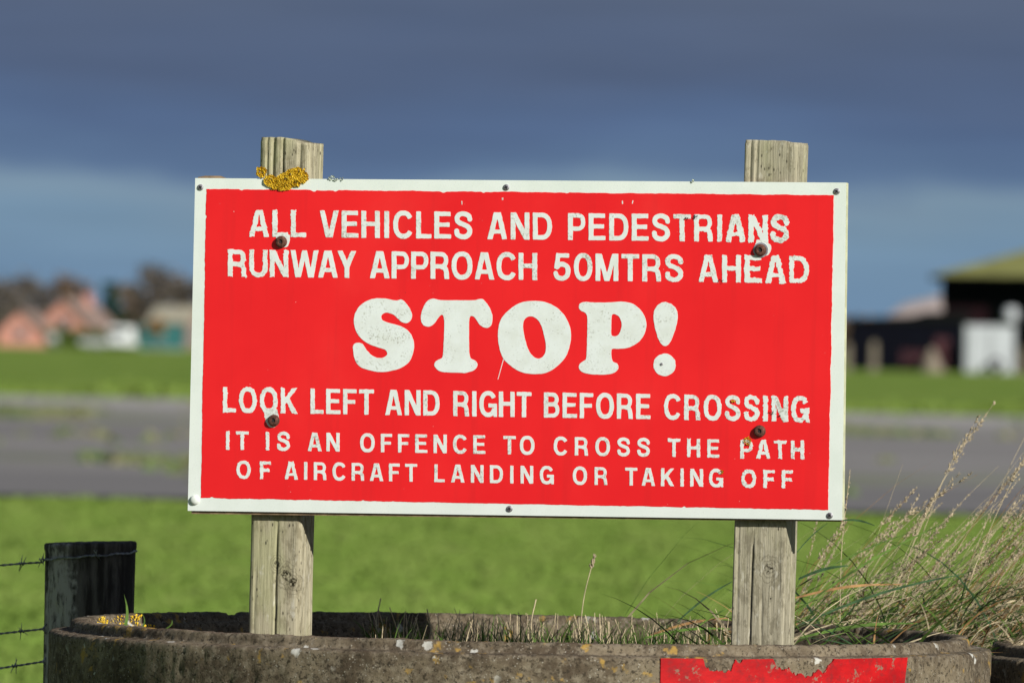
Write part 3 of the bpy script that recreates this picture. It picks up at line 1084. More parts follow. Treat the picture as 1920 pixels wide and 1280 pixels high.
flat_mesh([outline(T_out, 640, 540, 6.0, seed=2)], -0.0009, -0.0003, 'letter', M['letter'], red)
flat_mesh([outline(O_out, 900, 540, 4.8, seed=3), outline(O_in, 900, 540, 4.8, seed=4)], -0.0009, -0.0003, 'letter', M['letter'], red)
flat_mesh([outline(P_out, 900, 540, 4.8, seed=5), outline(P_in, 900, 540, 4.8, seed=6)], -0.0009, -0.0003, 'letter', M['letter'], red)
ex_ = flat_mesh([outline(X_out, 900, 540, 4.8, 0.001, seed=7)], -0.0009, -0.0003, 'exclamation_mark', M['letter'], red)
flat_mesh([outline(dot, 900, 540, 4.8, 0.001, seed=8)], -0.0009, -0.0003, 'exclamation_dot', M['letter'], red)

# bare patches where the red has flaked off beside the bolts
for seed, pts in ((1, [(514, 436), (540, 438), (543, 452), (538, 462), (526, 464), (518, 458), (518, 446)]),
                  (2, [(1420, 450), (1434, 449), (1441, 456), (1446, 462), (1444, 474), (1436, 479), (1424, 476), (1416, 467), (1417, 457)]),
                  (3, [(497, 768), (518, 766), (522, 778), (523, 792), (514, 801), (504, 799), (498, 788)])):
    lp = catmull(pts, 6, True)
    lp = [uv(*p) for p in lp]
    lp = [(u + 0.0013 * noise.noise(Vector((u * 260, v * 260, seed))), v + 0.0013 * noise.noise(Vector((u * 260, v * 260, seed + 5)))) for u, v in lp]
    flat_mesh([lp], -0.0006, -0.0003, 'flaked_patch', M['letter'], red)
# scratch under the O and small flakes by the top edge
for seed, pts in ((1, [(943.6, 673), (945, 673), (934.2, 711), (933.2, 711)]), (2, [(1166, 377), (1168, 376), (1168.5, 382), (1166.5, 383)]),
                  (3, [(1186, 376), (1187.7, 376), (1186.5, 382), (1185, 382)]), (4, [(865, 377), (867, 377), (867, 384), (865.6, 383)]),
                  (5, [(941, 371), (944, 371), (943.6, 375), (941.4, 375)])):
    flat_mesh([[uv(*p) for p in pts]], -0.0007, -0.0003, 'scratch', M['letter'], red)


# fixings
def pan_screw(px, py, r_=0.0058):
    u, v = uv(px, py)
    mb = MB().lathe([(r_, -0.0002), (r_, 0.0012), (r_ * 0.8, 0.0024), (r_ * 0.45, 0.003), (r_ * 0.4, 0.0016), (0.0002, 0.0014)], 18, (u, 0.0, v), 'Y')
    s = mb.build('screw', M['screw'], sign, smooth=False)
    a = random.uniform(0, 1.5)
    cr = MB()
    for kx in (0, 1):
        ca, sa = math.cos(a + kx * math.pi / 2), math.sin(a + kx * math.pi / 2)
        w, l = r_ * 0.11, r_ * 0.62
        q = [(-l, -w), (l, -w), (l, w), (-l, w)]
        cr.add([(u + x * ca - y * sa, -0.0031 - 0.0001 * kx, v + x * sa + y * ca) for x, y in q] +
               [(u + x * ca - y * sa, -0.0010, v + x * sa + y * ca) for x, y in q], [(0, 1, 2, 3), (0, 4, 5, 1), (1, 5, 6, 2), (2, 6, 7, 3), (3, 7, 4, 0)])
    cr.build('cross_recess_shade', M['recess_shade_and_grime'], s)  # solid dark cross, its colour stands in for the shade in the slot


for p in ((376, 351.5), (949.5, 351.5), (1569, 359), (955.5, 953.5), (1556, 966)):
    pan_screw(*p)
u, v = uv(365.5, 937)
MB().lathe([(0.0092, 0), (0.0090, 0.002), (0.0078, 0.0042), (0.0052, 0.0058), (0.002, 0.0064), (0.0003, 0.0065)], 22, (u, 0, v), 'Y').build('screw_cap', M['cap'], sign, smooth=True)
u, v = uv(1241, 682.5)
MB().lathe([(0.0026, 0.0008), (0.0025, 0.0022), (0.0014, 0.0026), (0.0012, 0.0016), (0.0001, 0.0015)], 12, (u, 0, v), 'Y').build('nail', M['screw'], sign)
for px, py, wash in ((528, 453.5, 0), (1426.5, 469, 1), (514, 788, 0), (1425, 808, 0)):
    u, v = uv(px, py)
    mb = MB().lathe([(0.0108, 0.0), (0.0110, 0.0028), (0.0098, 0.0068), (0.0078, 0.0088), (0.0048, 0.0094), (0.0040, 0.0070), (0.0002, 0.0066)], 20, (u, 0, v), 'Y')
    bo = mb.build('bolt', M['rust'], sign)
    MB().lathe([(0.0028, 0.0066), (0.0026, 0.0072), (0.0002, 0.0073)], 8, (u, 0, v), 'Y').build('bolt_recess_shade', M['recess_shade_and_grime'], bo)  # dark plug in the bolt head, recess shade put into its colour
    if wash:
        MB().lathe([(0.0138, 0.0), (0.0138, 0.0016), (0.0112, 0.0018)], 22, (u, 0, v), 'Y').build('washer', M['washer'], sign)


# lichen tufts: many small lobes
def lichen(blobs, mat, n, name='lichen', size=0.0023):
    mb = MB()
    rnd = random.Random(n)
    for px, py, r_ in blobs:
        for _ in range(int(n * (r_ / 18.0) ** 2)):
            a, d = rnd.uniform(0, 6.28), (math.sqrt(rnd.random()) if rnd.random() < 0.35 else 0.5 + 0.5 * rnd.random() ** 0.7) * (1.0 if rnd.random() < 0.96 else 1.25)
            qx, qy = px + r_ * d * math.cos(a) * 1.1, py + r_ * d * math.sin(a)
            u_, v_ = uv(qx, qy)
            hgt = 0.0015 + (0.0035 if r_ > 8 else 0.002) * max(0.05, 1 - abs(d - 0.7) * 1.6) * rnd.uniform(0.3, 1)
            s = size * rnd.uniform(0.6, 1.3)
            yaw, ti = rnd.uniform(0, 6.28), rnd.uniform(-0.3, 0.3)
            m3 = Matrix.Rotation(yaw, 3, 'Y') @ Matrix.Rotation(ti, 3, 'X')
            vs_ = []
            for kx in range(5):
                b_ = 6.283 * kx / 5
                rr_ = s * rnd.uniform(0.7, 1.2)
                vs_.append(m3 @ Vector((rr_ * math.cos(b_), -0.0007 * rnd.random(), rr_ * math.sin(b_))) + Vector((u_, -hgt, v_)))
            vs_.append(m3 @ Vector((0, 0.0018, 0)) + Vector((u_, -hgt, v_)))
            mb.add(vs_, [(0, 1, 5), (1, 2, 5), (2, 3, 5), (3, 4, 5), (4, 0, 5)])
    o_ = mb.build(name, mat, sign, fix=False)
    return o_


lo = lichen([(507, 339, 10), (519, 344, 11), (530, 347, 10), (536, 337, 12), (549, 328, 11), (560, 327, 12), (568, 332, 9), (557, 340, 9), (491, 323, 9), (542, 349, 6)], M['lichen'], 420)
lo['label'] = 'bright yellow lichen over the top edge below the left post'
lichen([(1402, 827, 7), (1353, 884, 3.5), (1376, 751, 3.5)], M['lichen'], 260, size=0.0013)['kind'] = 'stuff'
lichen([(622, 333, 4), (630, 335, 3.5), (642, 335, 2.6), (1300, 339, 2.5)], M['pale_lichen'], 300, size=0.0016)['kind'] = 'stuff'
lichen([(1352, 527, 4.5), (1288, 412, 4), (1305, 406, 5), (1446, 772, 4.5), (1460, 778, 3)], M['recess_shade_and_grime'], 110, 'grime', size=0.0012)['kind'] = 'stuff'

# ---- posts
PW = 0.097


def post(pl_bot, pl_top, y_top_cut, seed, mat, cracks, round_r, name='post', slope=0.0):
    """pl_bot/pl_top: photo pixels of the left front edge low and high"""
    dep = 0.0195
    ub, vb = uv(pl_bot[0], pl_bot[1], dep)
    ut, vt = uv(pl_top[0], pl_top[1], dep)
    lean = (ut - ub) / (vt - vb)
    v0, v1 = -0.35, vt
    S = PW / 2
    rc = round_r
    per = []                                       # rounded square, outline with 2 mm steps
    step_ = 0.002
    m = int((PW - 2 * rc) / step_)
    for side in range(4):
        for i in range(m + 1):
            s = -S + rc + (PW - 2 * rc) * i / m
            x, y = [(s, -S), (S, s), (-s, S), (-S, -s)][side]
            nx_, ny_ = [(0, -1), (1, 0), (0, 1), (-1, 0)][side]
            per.append((x, y, nx_, ny_, side, s))
        for i in range(1, 5):
            a = R([-90, 0, 90, 180][side] + 90 * i / 5)
            cx, cy = [(S - rc, -S + rc), (S - rc, S - rc), (-S + rc, S - rc), (-S + rc, -S + rc)][side]
            per.append((cx + rc * math.cos(a), cy + rc * math.sin(a), math.cos(a), math.sin(a), side, S))
    rows = []
    v = v0
    while v < v1 - 0.004:
        rows.append(v)
        v += 0.05 if v < -0.02 else 0.005
    rows.append(v1 - 0.003)
    rows.append(v1)
    vs_ = []
    for ri, v in enumerate(rows):
        uc = ub + (v - vb) * lean + S
        for (x, y, nx_, ny_, side, s) in per:
            q = Vector((x * 130 + seed, y * 130, v * 3.0))
            d = 0.0005 * noise.noise(q) + 0.0003 * noise.noise(Vector((x * 330 + seed, y * 330, v * 9)))
            d += 0.0012 * noise.noise(Vector((x * 18, y * 18 + seed, v * 7)))
            for (cs_, cx, va, vb_, wob, wd, dp) in cracks:
                if cs_ == side and va < v < vb_:
                    f = min(1, (v - va) / 0.04, (vb_ - v) / 0.04)
                    dist = abs(s - (cx + wob * (noise.noise(Vector((v * 3.5, seed, cx * 50))) + 0.12 * noise.noise(Vector((v * 45, seed, cx * 90))))))
                    if dist < wd:
                        d -= dp * f * (1 - dist / wd)
            zz = v
            if ri >= len(rows) - 2:
                d -= 0.0012
                zz += 0.0016 * noise.noise(Vector((x * 60, y * 60, seed)))
                zz -= slope * max(0, (x + 0.012) / S) ** 2 * 0.010 - 0.0
            vs_.append((uc + x + nx_ * d, dep + S + y + ny_ * d, zz))
    n_ = len(per)
    fs_ = []
    for i in range(len(rows) - 1):
        for j in range(n_):
            j2 = (j + 1) % n_
            fs_.append((i * n_ + j, i * n_ + j2, (i + 1) * n_ + j2, (i + 1) * n_ + j))
    top_i = (len(rows) - 1) * n_
    cen = len(vs_)
    vs_.append((ub + (v1 - vb) * lean + S, dep + S, v1 - 0.001))
    for j in range(n_):
        fs_.append((top_i + j, top_i + (j + 1) % n_, cen))
    mb = MB()
    mb.add(vs_, fs_)
    o_ = mb.build(name, mat, sign, smooth=True, fix=False)
    return o_, (ub, vb, lean)


tint, dk, gr = (0.45, 0.41, 0.285), (0.20, 0.175, 0.11), (0.365, 0.36, 0.20)
ka = uv(520, 1058, 0.02), uv(536, 1078, 0.02), uv(549, 1092, 0.02)
M['woodL'] = wood_mat('weathered_post_wood', tint, dk, gr, [((ka[0][0], 0.0195, ka[0][1]), 0.010), ((ka[1][0], 0.0195, ka[1][1]), 0.015), ((ka[2][0], 0.0195, ka[2][1]), 0.012)])
kb = uv(1443, 1066, 0.02), uv(1380, 300, 0.02), uv(1445, 1122, 0.02)
M['woodR'] = wood_mat('weathered_post_wood_knotty', (0.43, 0.395, 0.285), (0.19, 0.17, 0.115), (0.34, 0.33, 0.195),
                      [((kb[0][0], 0.0195, kb[0][1]), 0.014), ((kb[2][0], 0.0195, kb[2][1]), 0.003)])
vcrk = uv(520, 980)[1]
pL, _ = post((464.5, 1185), (486.5, 257), 0, 2.0, M['woodL'],
             [(0, 0.004, -0.1, vcrk + 0.01, 0.006, 0.0021, 0.009), (0, -0.034, 0.45, 1.0, 0.004, 0.003, 0.004), (0, -0.022, 0.45, 1.0, 0.003, 0.004, 0.006),
              (0, -0.003, 0.45, 1.0, 0.002, 0.0028, 0.007), (0, 0.028, 0.45, 1.0, 0.004, 0.005, 0.003), (0, -0.036, -0.1, 0.2, 0.006, 0.003, 0.002), (1, -0.02, -0.1, 1.0, 0.006, 0.003, 0.006),
              (1, 0.02, -0.1, 1.0, 0.006, 0.003, 0.006)], 0.010, slope=1.0)
pL['label'] = 'left wooden post, its top grooved and rounded'
pR, _ = post((1369.5, 1200), (1396.5, 262), 0, 9.0, M['woodR'],
             [(0, -0.014, -0.1, 0.26, 0.007, 0.0021, 0.008), (0, 0.012, 0.05, 0.17, 0.008, 0.0021, 0.003), (0, -0.036, 0.4, 1.0, 0.003, 0.003, 0.003), (0, -0.026, 0.4, 1.0, 0.003, 0.003, 0.0025),
              (0, -0.038, -0.1, 0.3, 0.005, 0.003, 0.002), (1, 0.01, -0.1, 1.0, 0.006, 0.003, 0.004)], 0.004, slope=0.25)
pR['label'] = 'right wooden post, its top cut square'

# ------------------------------------------------------------------ fence post and barbed wire
FY = 0.78
fp = at(170, 1016, FY)
FR = 85.0 / (F / (FY - CAMY))
logm = MB()
vs = []
NA = 90
zs = [-0.3, 0.0, 0.3] + [0.4 + 0.012 * i for i in range(int((fp.z - 0.404) / 0.012))] + [fp.z - 0.010, fp.z - 0.003, fp.z]
for zi, zz in enumerate(zs):
    for j in range(NA):
        a = 2 * math.pi * j / NA
        ca, sa = math.cos(a), math.sin(a)
        d = 0.0025 * noise.noise(Vector((ca * 9, sa * 9, zz * 2.5))) + 0.0016 * noise.noise(Vector((ca * 26, sa * 26, zz * 6)))
        crack = abs(a - R(238) - 0.05 * noise.noise(Vector((zz * 7, 0, 0))))
        if crack < 0.03:
            d -= 0.008 * (1 - crack / 0.03)
        kn = math.hypot((a - R(225)) * FR, (zz - (fp.z - 0.135)) * 0.7)
        if kn < 0.016:
            d -= 0.010 * (1 - kn / 0.016)
        r_ = FR * 0.985 + d
        h = zz
        if zi == len(zs) - 1:
            r_ -= 0.003
        if zi >= len(zs) - 3:
            r_ += 0.002
            h += 0.0035 * ca + 0.001 * noise.noise(Vector((ca * 8, sa * 8, 3)))
        vs.append((ca * r_, sa * r_, h))
fs = []
for i in range(len(zs) - 1):
    for j in range(NA):
        fs.append((i * NA + j, i * NA + (j + 1) % NA, (i + 1) * NA + (j + 1) % NA, (i + 1) * NA + j))
cen = len(vs)
vs.append((0, 0, fp.z - 0.001))
for j in range(NA):
    fs.append(((len(zs) - 1) * NA + j, (len(zs) - 1) * NA + (j + 1) % NA, cen))
logm.add(vs, fs)
fpost = logm.build('fence_post', M['log'], smooth=True)
fpost.location = (fp.x, FY, 0)
tag(fpost, 'thick dark round fence post left of the concrete ring', 'fence post')


def strand(path, name_parent=None):
    """two wires twisted about each other along a path, with barbs as children"""
    P = [Vector(p) for p in path]
    fine = []
    for i in range(len(P) - 1):
        m = max(2, int((P[i + 1] - P[i]).length / 0.004))
        fine += [P[i].lerp(P[i + 1], j / m) for j in range(m)]
    fine.append(P[-1])
    mb = MB()
    for ph in (0, math.pi):
        pp = []
        s = 0.0
        for i, p in enumerate(fine):
            if i:
                s += (p - fine[i - 1]).length
            a = s / 0.026 * 2 * math.pi + ph
            pp.append(p + Vector((0, math.cos(a), math.sin(a))) * 0.00125)
        mb.tube(pp, 0.00125, 5)
    return mb.build('barbed_wire', M['wire'], smooth=True)


def barb(p, parent, rnd, along=Vector((1, 0, 0))):
    mb = MB()
    for kx in range(2):
        a = rnd.uniform(0, 3.14)
        d = Vector((rnd.uniform(-0.5, 0.5), math.cos(a) * 0.5, math.sin(a) + 0.3)).normalized()
        o_ = along * (0.004 * kx - 0.002)
        mb.tube([p + o_ - d * 0.016, p + o_ + Vector((0, 0.002, 0)), p + o_ + d * 0.016], [0.0005, 0.0011, 0.0005], 5)
    cl = []
    for i in range(18):
        a = i * 0.9
        cl.append(p + along * (-0.006 + 0.012 * i / 17) + Vector((0, math.cos(a), math.sin(a))) * 0.003)
    mb.tube(cl, 0.001, 4)
    return mb.build('barb', M['wire'], parent, smooth=True)


rnd = random.Random(5)
wires = [((85, 1052), (0, 1060), ((40, 1057.5), (79, 1051)), 'top strand of barbed wire wrapped round the dark fence post'),
         ((84, 1178), (0, 1188), ((41, 1182),), 'middle strand of barbed wire meeting the dark post beside the ring'),
         ((84, 1239), (0, 1253), ((28, 1249),), 'lowest strand of barbed wire at the bottom left corner')]
for wi, (pa, pb, barbs, lab) in enumerate(wires):
    A = at(pa[0], pa[1], FY - 0.02)
    B = at(pb[0], pb[1], FY - 0.04)
    d = (B - A)
    path = []
    Lx = 2.3
    slope = d.z / abs(d.x)
    for i in range(47):
        s = Lx * i / 46
        path.append((A.x - s, A.y - 0.12 * s, A.z + slope * s * (1 - s / (Lx * 1.15))))
    if wi == 0:
        lead = []
        for i in range(15):
            f = i / 14
            ang = R(182 + 172 * (1 - f)) if False else R(352 - 168 * f)
            zz = at(85 + 170 * (1 - f), 1054 - 20 * (1 - f) ** 0.8, FY - 0.08).z + 0.0015 * math.sin(i * 2.1)
            lead.append((fp.x + (FR + 0.004) * math.cos(ang), FY + (FR + 0.004) * math.sin(ang), zz))
        path = lead + path[1:]
    w = strand(path)
    tag(w, lab, 'barbed wire', 'strands of barbed wire')
    for (bx, by) in barbs:
        p = at(bx, by, FY - 0.03)
        f = min(range(len(path)), key=lambda i: abs(path[i][0] - p.x))
        q0, q1 = Vector(path[max(0, f - 1)]), Vector(path[min(len(path) - 1, f + 1)])
        tt = 0.5 if abs(q1.x - q0.x) < 1e-6 else (p.x - q0.x) / (q1.x - q0.x)
        barb(q0.lerp(q1, max(0, min(1, tt))), w, rnd)
    if wi == 0:
        barb(Vector(lead[6]), w, rnd)
    for s in range(1, 14):
        x = A.x - 0.1 - 0.16 * s
        if x < B.x - 0.05 and x > A.x - Lx:
            f = min(range(len(path)), key=lambda i: abs(path[i][0] - x))
            barb(Vector(path[f]), w, rnd)
    if wi > 0:                                       # staple
        st = MB().tube([(A.x + 0.006, A.y - 0.006, A.z + 0.012), (A.x - 0.004, A.y - 0.012, A.z), (A.x + 0.006, A.y - 0.006, A.z - 0.012)], 0.0018, 5)
        st.build('staple', M['wire'], w, smooth=True)


# ------------------------------------------------------------------ grass
def blade(mb, p, az, lean0, lean1, L, w, segs=5, twist=0.0):
    """ribbon leaf: azimuth of lean, lean from vertical at base and tip"""
    q = Vector(p)
    side = Vector((-math.sin(az + twist), math.cos(az + twist), 0))
    pts = []
    for i in range(segs + 1):
        f = i / segs
        ln = lean0 + (lean1 - lean0) * f
        ww = w * (1 - f ** 1.6) * 0.5 * (0.75 + 0.5 * math.sin(math.pi * min(1, f * 1.4)))
        up_ = Vector((math.cos(az) * math.cos(ln), math.sin(az) * math.cos(ln), -math.sin(ln)))
        sd = (side * 0.75 + up_ * 0.65 * math.copysign(1, math.sin(twist * 9 + 0.1))).normalized()
        pts += [q + sd * ww, q - sd * ww]
        q = q + Vector((math.cos(az) * math.sin(ln), math.sin(az) * math.sin(ln), math.cos(ln))) * (L / segs)
    mb.add(pts, [(2 * i, 2 * i + 1, 2 * i + 3, 2 * i + 2) for i in range(segs)])


def stem_path(p, az, lean0, lean1, L, n_=9, pw=1.5):
    q = Vector(p)
    out = [q.copy()]
    for i in range(n_):
        f = (i + 0.5) / n_
        ln = lean0 + (lean1 - lean0) * f ** pw
        q = q + Vector((math.cos(az) * math.sin(ln), math.sin(az) * math.sin(ln), math.cos(ln))) * (L / n_)
        out.append(q.copy())
    return out


def panicle(mb, path, rnd_, frac=0.2, dens=26, size=0.006, spread=0.010):
    n_ = len(path)
    for _ in range(dens):
        f = 1 - frac * rnd_.random() ** 0.8
        x = f * (n_ - 1)
        i = min(n_ - 2, int(x))
        p = path[i].lerp(path[i + 1], x - i)
        d = (path[i + 1] - path[i]).normalized()
        off = Vector((rnd_.gauss(0, 1), rnd_.gauss(0, 1), rnd_.gauss(0, 1)))
        off = (off - d * off.dot(d)).normalized() * spread * rnd_.random() * (0.35 + 0.65 * (1 - f) / frac)
        c_ = p + off + d * 0.004
        ax = (d + off.normalized() * 0.45).normalized()
        l_ = size * rnd_.uniform(0.7, 1.4)
        b1 = ax.cross(Vector((0.3, 0.9, 0.2))).normalized() * l_ * 0.22
        b2 = ax.cross(b1).normalized() * l_ * 0.22
        mb.add([c_ - ax * l_ * 0.5, c_ + b1, c_ + b2, c_ - b1, c_ - b2, c_ + ax * l_ * 0.6],
               [(0, 1, 2), (0, 2, 3), (0, 3, 4), (0, 4, 1), (5, 2, 1), (5, 3, 2), (5, 4, 3), (5, 1, 4)])


rnd = random.Random(21)
stalk, heads, gblade, dblade, bblade = MB(), MB(), MB(), MB(), MB()
# tall wind-bent stalks behind the right of the ring
for i in range(440):
    x = 0.58 + 0.9 * rnd.random() ** 0.65
    y = rnd.uniform(0.92, 1.5)
    Lh = rnd.uniform(1.0, 1.20) + 0.42 * max(0, min(0.7, x - 0.60)) * rnd.random() + 0.10 * min(1, max(0, x - 0.7) / 0.3)
    pth = stem_path((x - 0.38, y, 0), rnd.gauss(0.05, 0.3), R(rnd.gauss(9, 4)), R(rnd.gauss(52, 11)), Lh, 14, rnd.uniform(1.0, 2.2))
    mbs = bblade if rnd.random() < 0.3 else stalk
    r0 = rnd.uniform(0.00055, 0.0011)
    mbs.tube(pth, [r0] * 11 + [r0 * 0.75, r0 * 0.6, r0 * 0.5, r0 * 0.35], 4, False)
    if rnd.random() < 0.75:
        panicle(heads, pth, rnd, rnd.uniform(0.07, 0.14), rnd.randint(34, 70), rnd.uniform(0.0042, 0.0070), rnd.uniform(0.005, 0.013))
for i in range(900):
    x = 0.36 + 1.0 * rnd.random() ** 0.6
    y = rnd.uniform(0.86, 1.55)
    k_ = rnd.random()
    mb = gblade if k_ < 0.50 else dblade if k_ < 0.62 else bblade if k_ < 0.80 else stalk
    blade(mb, (x - 0.30, y, rnd.uniform(0.15, 0.45)), rnd.gauss(0.1, 0.35), R(rnd.uniform(2, 18)), R(rnd.uniform(55, 100)), rnd.uniform(0.55, 0.95),
          rnd.uniform(0.0025, 0.006), 8, rnd.uniform(-1, 1))
for i in range(1500):                                # thick tangle low down on the right
    x = 0.62 + 0.8 * rnd.random() ** 0.75
    y = rnd.uniform(0.85, 1.4)
    k_ = rnd.random()
    mb = gblade if k_ < 0.40 else dblade if k_ < 0.58 else bblade if k_ < 0.72 else stalk
    blade(mb, (x - 0.15, y, rnd.uniform(0.55, 0.80)), rnd.gauss(0.1, 0.5), R(rnd.uniform(15, 45)), R(rnd.uniform(50, 105)), rnd.uniform(0.2, 0.45),
          rnd.uniform(0.002, 0.005), 5, rnd.uniform(-1, 1))
for i in range(900):                                 # dead thatch lying every way
    x = 0.70 + 0.75 * rnd.random()
    y = rnd.uniform(0.84, 1.3)
    k_ = rnd.random()
    mb = stalk if k_ < 0.35 else bblade if k_ < 0.6 else dblade if k_ < 0.8 else gblade
    blade(mb, (x - 0.1, y, rnd.uniform(0.72, 0.93)), rnd.uniform(-1.9, 1.9), R(rnd.uniform(35, 85)), R(rnd.uniform(75, 120)), rnd.uniform(0.08, 0.26),
          rnd.uniform(0.0015, 0.0045), 5, rnd.uniform(-1, 1))
for i in range(28):                                  # arching leaves near the post
    x, y = rnd.uniform(0.55, 1.1), rnd.uniform(0.8, 1.1)
    blade(gblade if rnd.random() < 0.5 else dblade, (x, y, rnd.uniform(0.6, 0.8)), rnd.gauss(2.9, 0.5), R(rnd.uniform(0, 25)), R(rnd.uniform(75, 125)), rnd.uniform(0.3, 0.6),
          rnd.uniform(0.003, 0.006), 9, rnd.uniform(-1, 1))
# inside the ring, right of and around the right post
for i in range(130):
    a, d = rnd.uniform(-0.25, 1.35), rnd.uniform(0.35, 0.74)
    x, y = RC.x + d * math.cos(a), d * math.sin(a)
    if x < 0.34:
        continue
    k_ = rnd.random()
    mb = gblade if k_ < 0.5 else dblade if k_ < 0.65 else bblade if k_ < 0.85 else stalk
    blade(mb, (x, y, SZ), rnd.choice((rnd.gauss(0.1, 0.4), rnd.gauss(3.0, 0.5))), R(rnd.uniform(25, 60)), R(rnd.uniform(70, 100)), rnd.uniform(0.12, 0.30),
          rnd.uniform(0.003, 0.006), 6, rnd.uniform(-1, 1))
# long blades crossing by the right post
for (xa, ya, xb, yb, yy, w, mat) in ((1270, 1165, 1372, 1090, 0.5, 0.005, 'd'), (1300, 1180, 1400, 1125, 0.45, 0.004, 'g'), (1497, 1085, 1590, 1060, 0.5, 0.006, 'd'),
                                     (1490, 1148, 1760, 985, 0.55, 0.005, 'g'), (1495, 1100, 1700, 1000, 0.6, 0.004, 'g'), (1490, 1040, 1552, 980, 0.62, 0.003, 'd'),
                                     (1495, 1172, 1810, 1075, 0.5, 0.005, 'd'), (1492, 1120, 1690, 1095, 0.55, 0.005, 'b'), (1500, 1195, 1720, 1168, 0.3, 0.006, 'g'),
                                     (1580, 975, 1640, 985, 0.7, 0.004, 'd'), (1220, 1190, 1365, 1158, 0.5, 0.005, 'b'), (1210, 1195, 1368, 1178, 0.4, 0.005, 'g')):
    A, B = at(xa, ya, yy), at(xb, yb, yy + 0.12)
    mb = {'g': gblade, 'd': dblade, 'b': bblade}[mat]
    pts = []
    for i in range(9):
        f = i / 8
        p = A.lerp(B, f) + Vector((0, 0, 0.035 * (B - A).length * math.sin(math.pi * f)))
        ww = 0.5 * w * (0.35 + 0.65 * math.sin(math.pi * min(1, 0.15 + f * 0.85)))
        pts += [p + Vector((0, 0.3 * ww, ww)), p - Vector((0, 0.3 * ww, ww))]
    mb.add(pts, [(2 * i, 2 * i + 1, 2 * i + 3, 2 * i + 2) for i in range(8)])
# beside the ring at the right, down to the ground
for i in range(420):
    x = rnd.uniform(0.88, 1.25)
    y = rnd.uniform(-0.55, 0.2)
    if math.hypot(x - RC.x, y) < 0.88 or math.hypot(x - RC2.x, y - RC2.y) < 0.88:
        continue
    k_ = rnd.random()
    mb = gblade if k_ < 0.45 else dblade if k_ < 0.75 else stalk
    blade(mb, (x, y, rnd.uniform(0, 0.3)), rnd.gauss(0.3, 0.9), R(rnd.uniform(0, 20)), R(rnd.uniform(20, 75)), rnd.uniform(0.45, 0.8), rnd.uniform(0.004, 0.008), 6, rnd.uniform(-1, 1))
for i in range(260):
    x, y = rnd.uniform(0.80, 1.15), rnd.uniform(0.55, 0.85)
    k_ = rnd.random()
    mb = stalk if k_ < 0.5 else gblade if k_ < 0.8 else bblade
    blade(mb, (x, y, rnd.uniform(0.70, 0.86)), rnd.gauss(-0.6, 0.8), R(rnd.uniform(20, 60)), R(rnd.uniform(95, 140)), rnd.uniform(0.15, 0.32), rnd.uniform(0.0015, 0.004), 7, rnd.uniform(-1, 1))
# round the foot of the rings and the fence post
for i in range(2600):
    a = rnd.uniform(0, 6.283)
    d = 0.87 + 0.7 * rnd.random() ** 1.6
    x, y = RC.x + d * math.cos(a), d * math.sin(a)
    if math.hypot(x - RC2.x, y - RC2.y) < 0.88:
        continue
    mb = gblade if rnd.random() < 0.7 else dblade
    blade(mb, (x, y, 0), rnd.uniform(0, 6.28), R(rnd.uniform(0, 20)), R(rnd.uniform(30, 80)), rnd.uniform(0.12, 0.34), rnd.uniform(0.004, 0.007), 4, rnd.uniform(-1, 1))
tag(stalk.build('dry_grass_stalks', M['straw'], fix=False), 'dry straw-coloured grass stalks bent by the wind behind the ring', 'grass', kind='stuff')
tag(heads.build('grass_seed_heads', M['seed'], fix=False), 'feathery seed heads on the tall dry grass at right', 'grass', kind='stuff')
tag(gblade.build('green_grass_blades', M['blade_green'], fix=False), 'long green grass blades behind and beside the ring', 'grass', kind='stuff')
tag(dblade.build('dark_grass_blades', M['blade_dark'], fix=False), 'dark green grass blades tangled by the right post', 'grass', kind='stuff')
tag(bblade.build('brown_grass_blades', M['straw_brown'], fix=False), 'withered brown grass blades among the tall grass', 'grass', kind='stuff')

# turf of the airfield behind the sign, and weeds in the joints of the old taxiway
def tuft(mb, x, y, z0, h, w, rn, n_=3):
    for _ in range(n_):
        a = rn.uniform(0, 6.28)
        dx, dy = math.cos(a) * w, math.sin(a) * w * 0.5
        lx, ly = rn.gauss(0, 0.4) * h, rn.gauss(0, 0.4) * h
        ox, oy = rn.gauss(0, w), rn.gauss(0, w)
        hh = h * rn.uniform(0.6, 1.2)
        mb.add([(x + ox - dx, y + oy - dy, z0), (x + ox + dx, y + oy + dy, z0), (x + ox + lx + dx * 0.3, y + oy + ly + dy * 0.3, z0 + hh), (x + ox + lx - dx * 0.3, y + oy + ly - dy * 0.3, z0 + hh)],
               [(0, 1, 2, 3)])


turf, weeds = MB(), MB()
rt = random.Random(77)
for i in range(30000):
    y = 14 + 48 * rt.random() ** 0.9
    x = rt.uniform(-0.5, 0.5) * (y + 16.5) * 0.22
    d = fbm(x * 1.1, y * 0.12, 2.0)
    tuft(turf, x, y, 0.0, 0.014 + 0.018 * max(0, d + 0.4), rt.uniform(0.015, 0.04), rt, 3)
for i in range(2600):
    y = rt.uniform(187, 222)
    x = rt.uniform(-0.5, 0.5) * (y + 16.5) * 0.16
    tuft(turf, x, y, 0.0, rt.uniform(0.08, 0.26) * (1.3 if fbm(x * 0.2, 3.0) > 0 else 0.6), rt.uniform(0.05, 0.14), rt, 3)
for i in range(15000):
    band = rt.random()
    y = rt.gauss(86, 3.0) if band < 0.42 else rt.gauss(137, 8) if band < 0.80 else rt.uniform(62, 187)
    x = rt.uniform(-0.5, 0.5) * (y + 16.5) * 0.16
    if not 62.5 < y < 186 or fbm(x * 0.28, y * 0.07, 5.0, 3) < (0.24 if band < 0.85 else 0.5):
        continue
    tuft(weeds, x, y, 0.03, rt.uniform(0.03, 0.12), rt.uniform(0.04, 0.11), rt, 3)
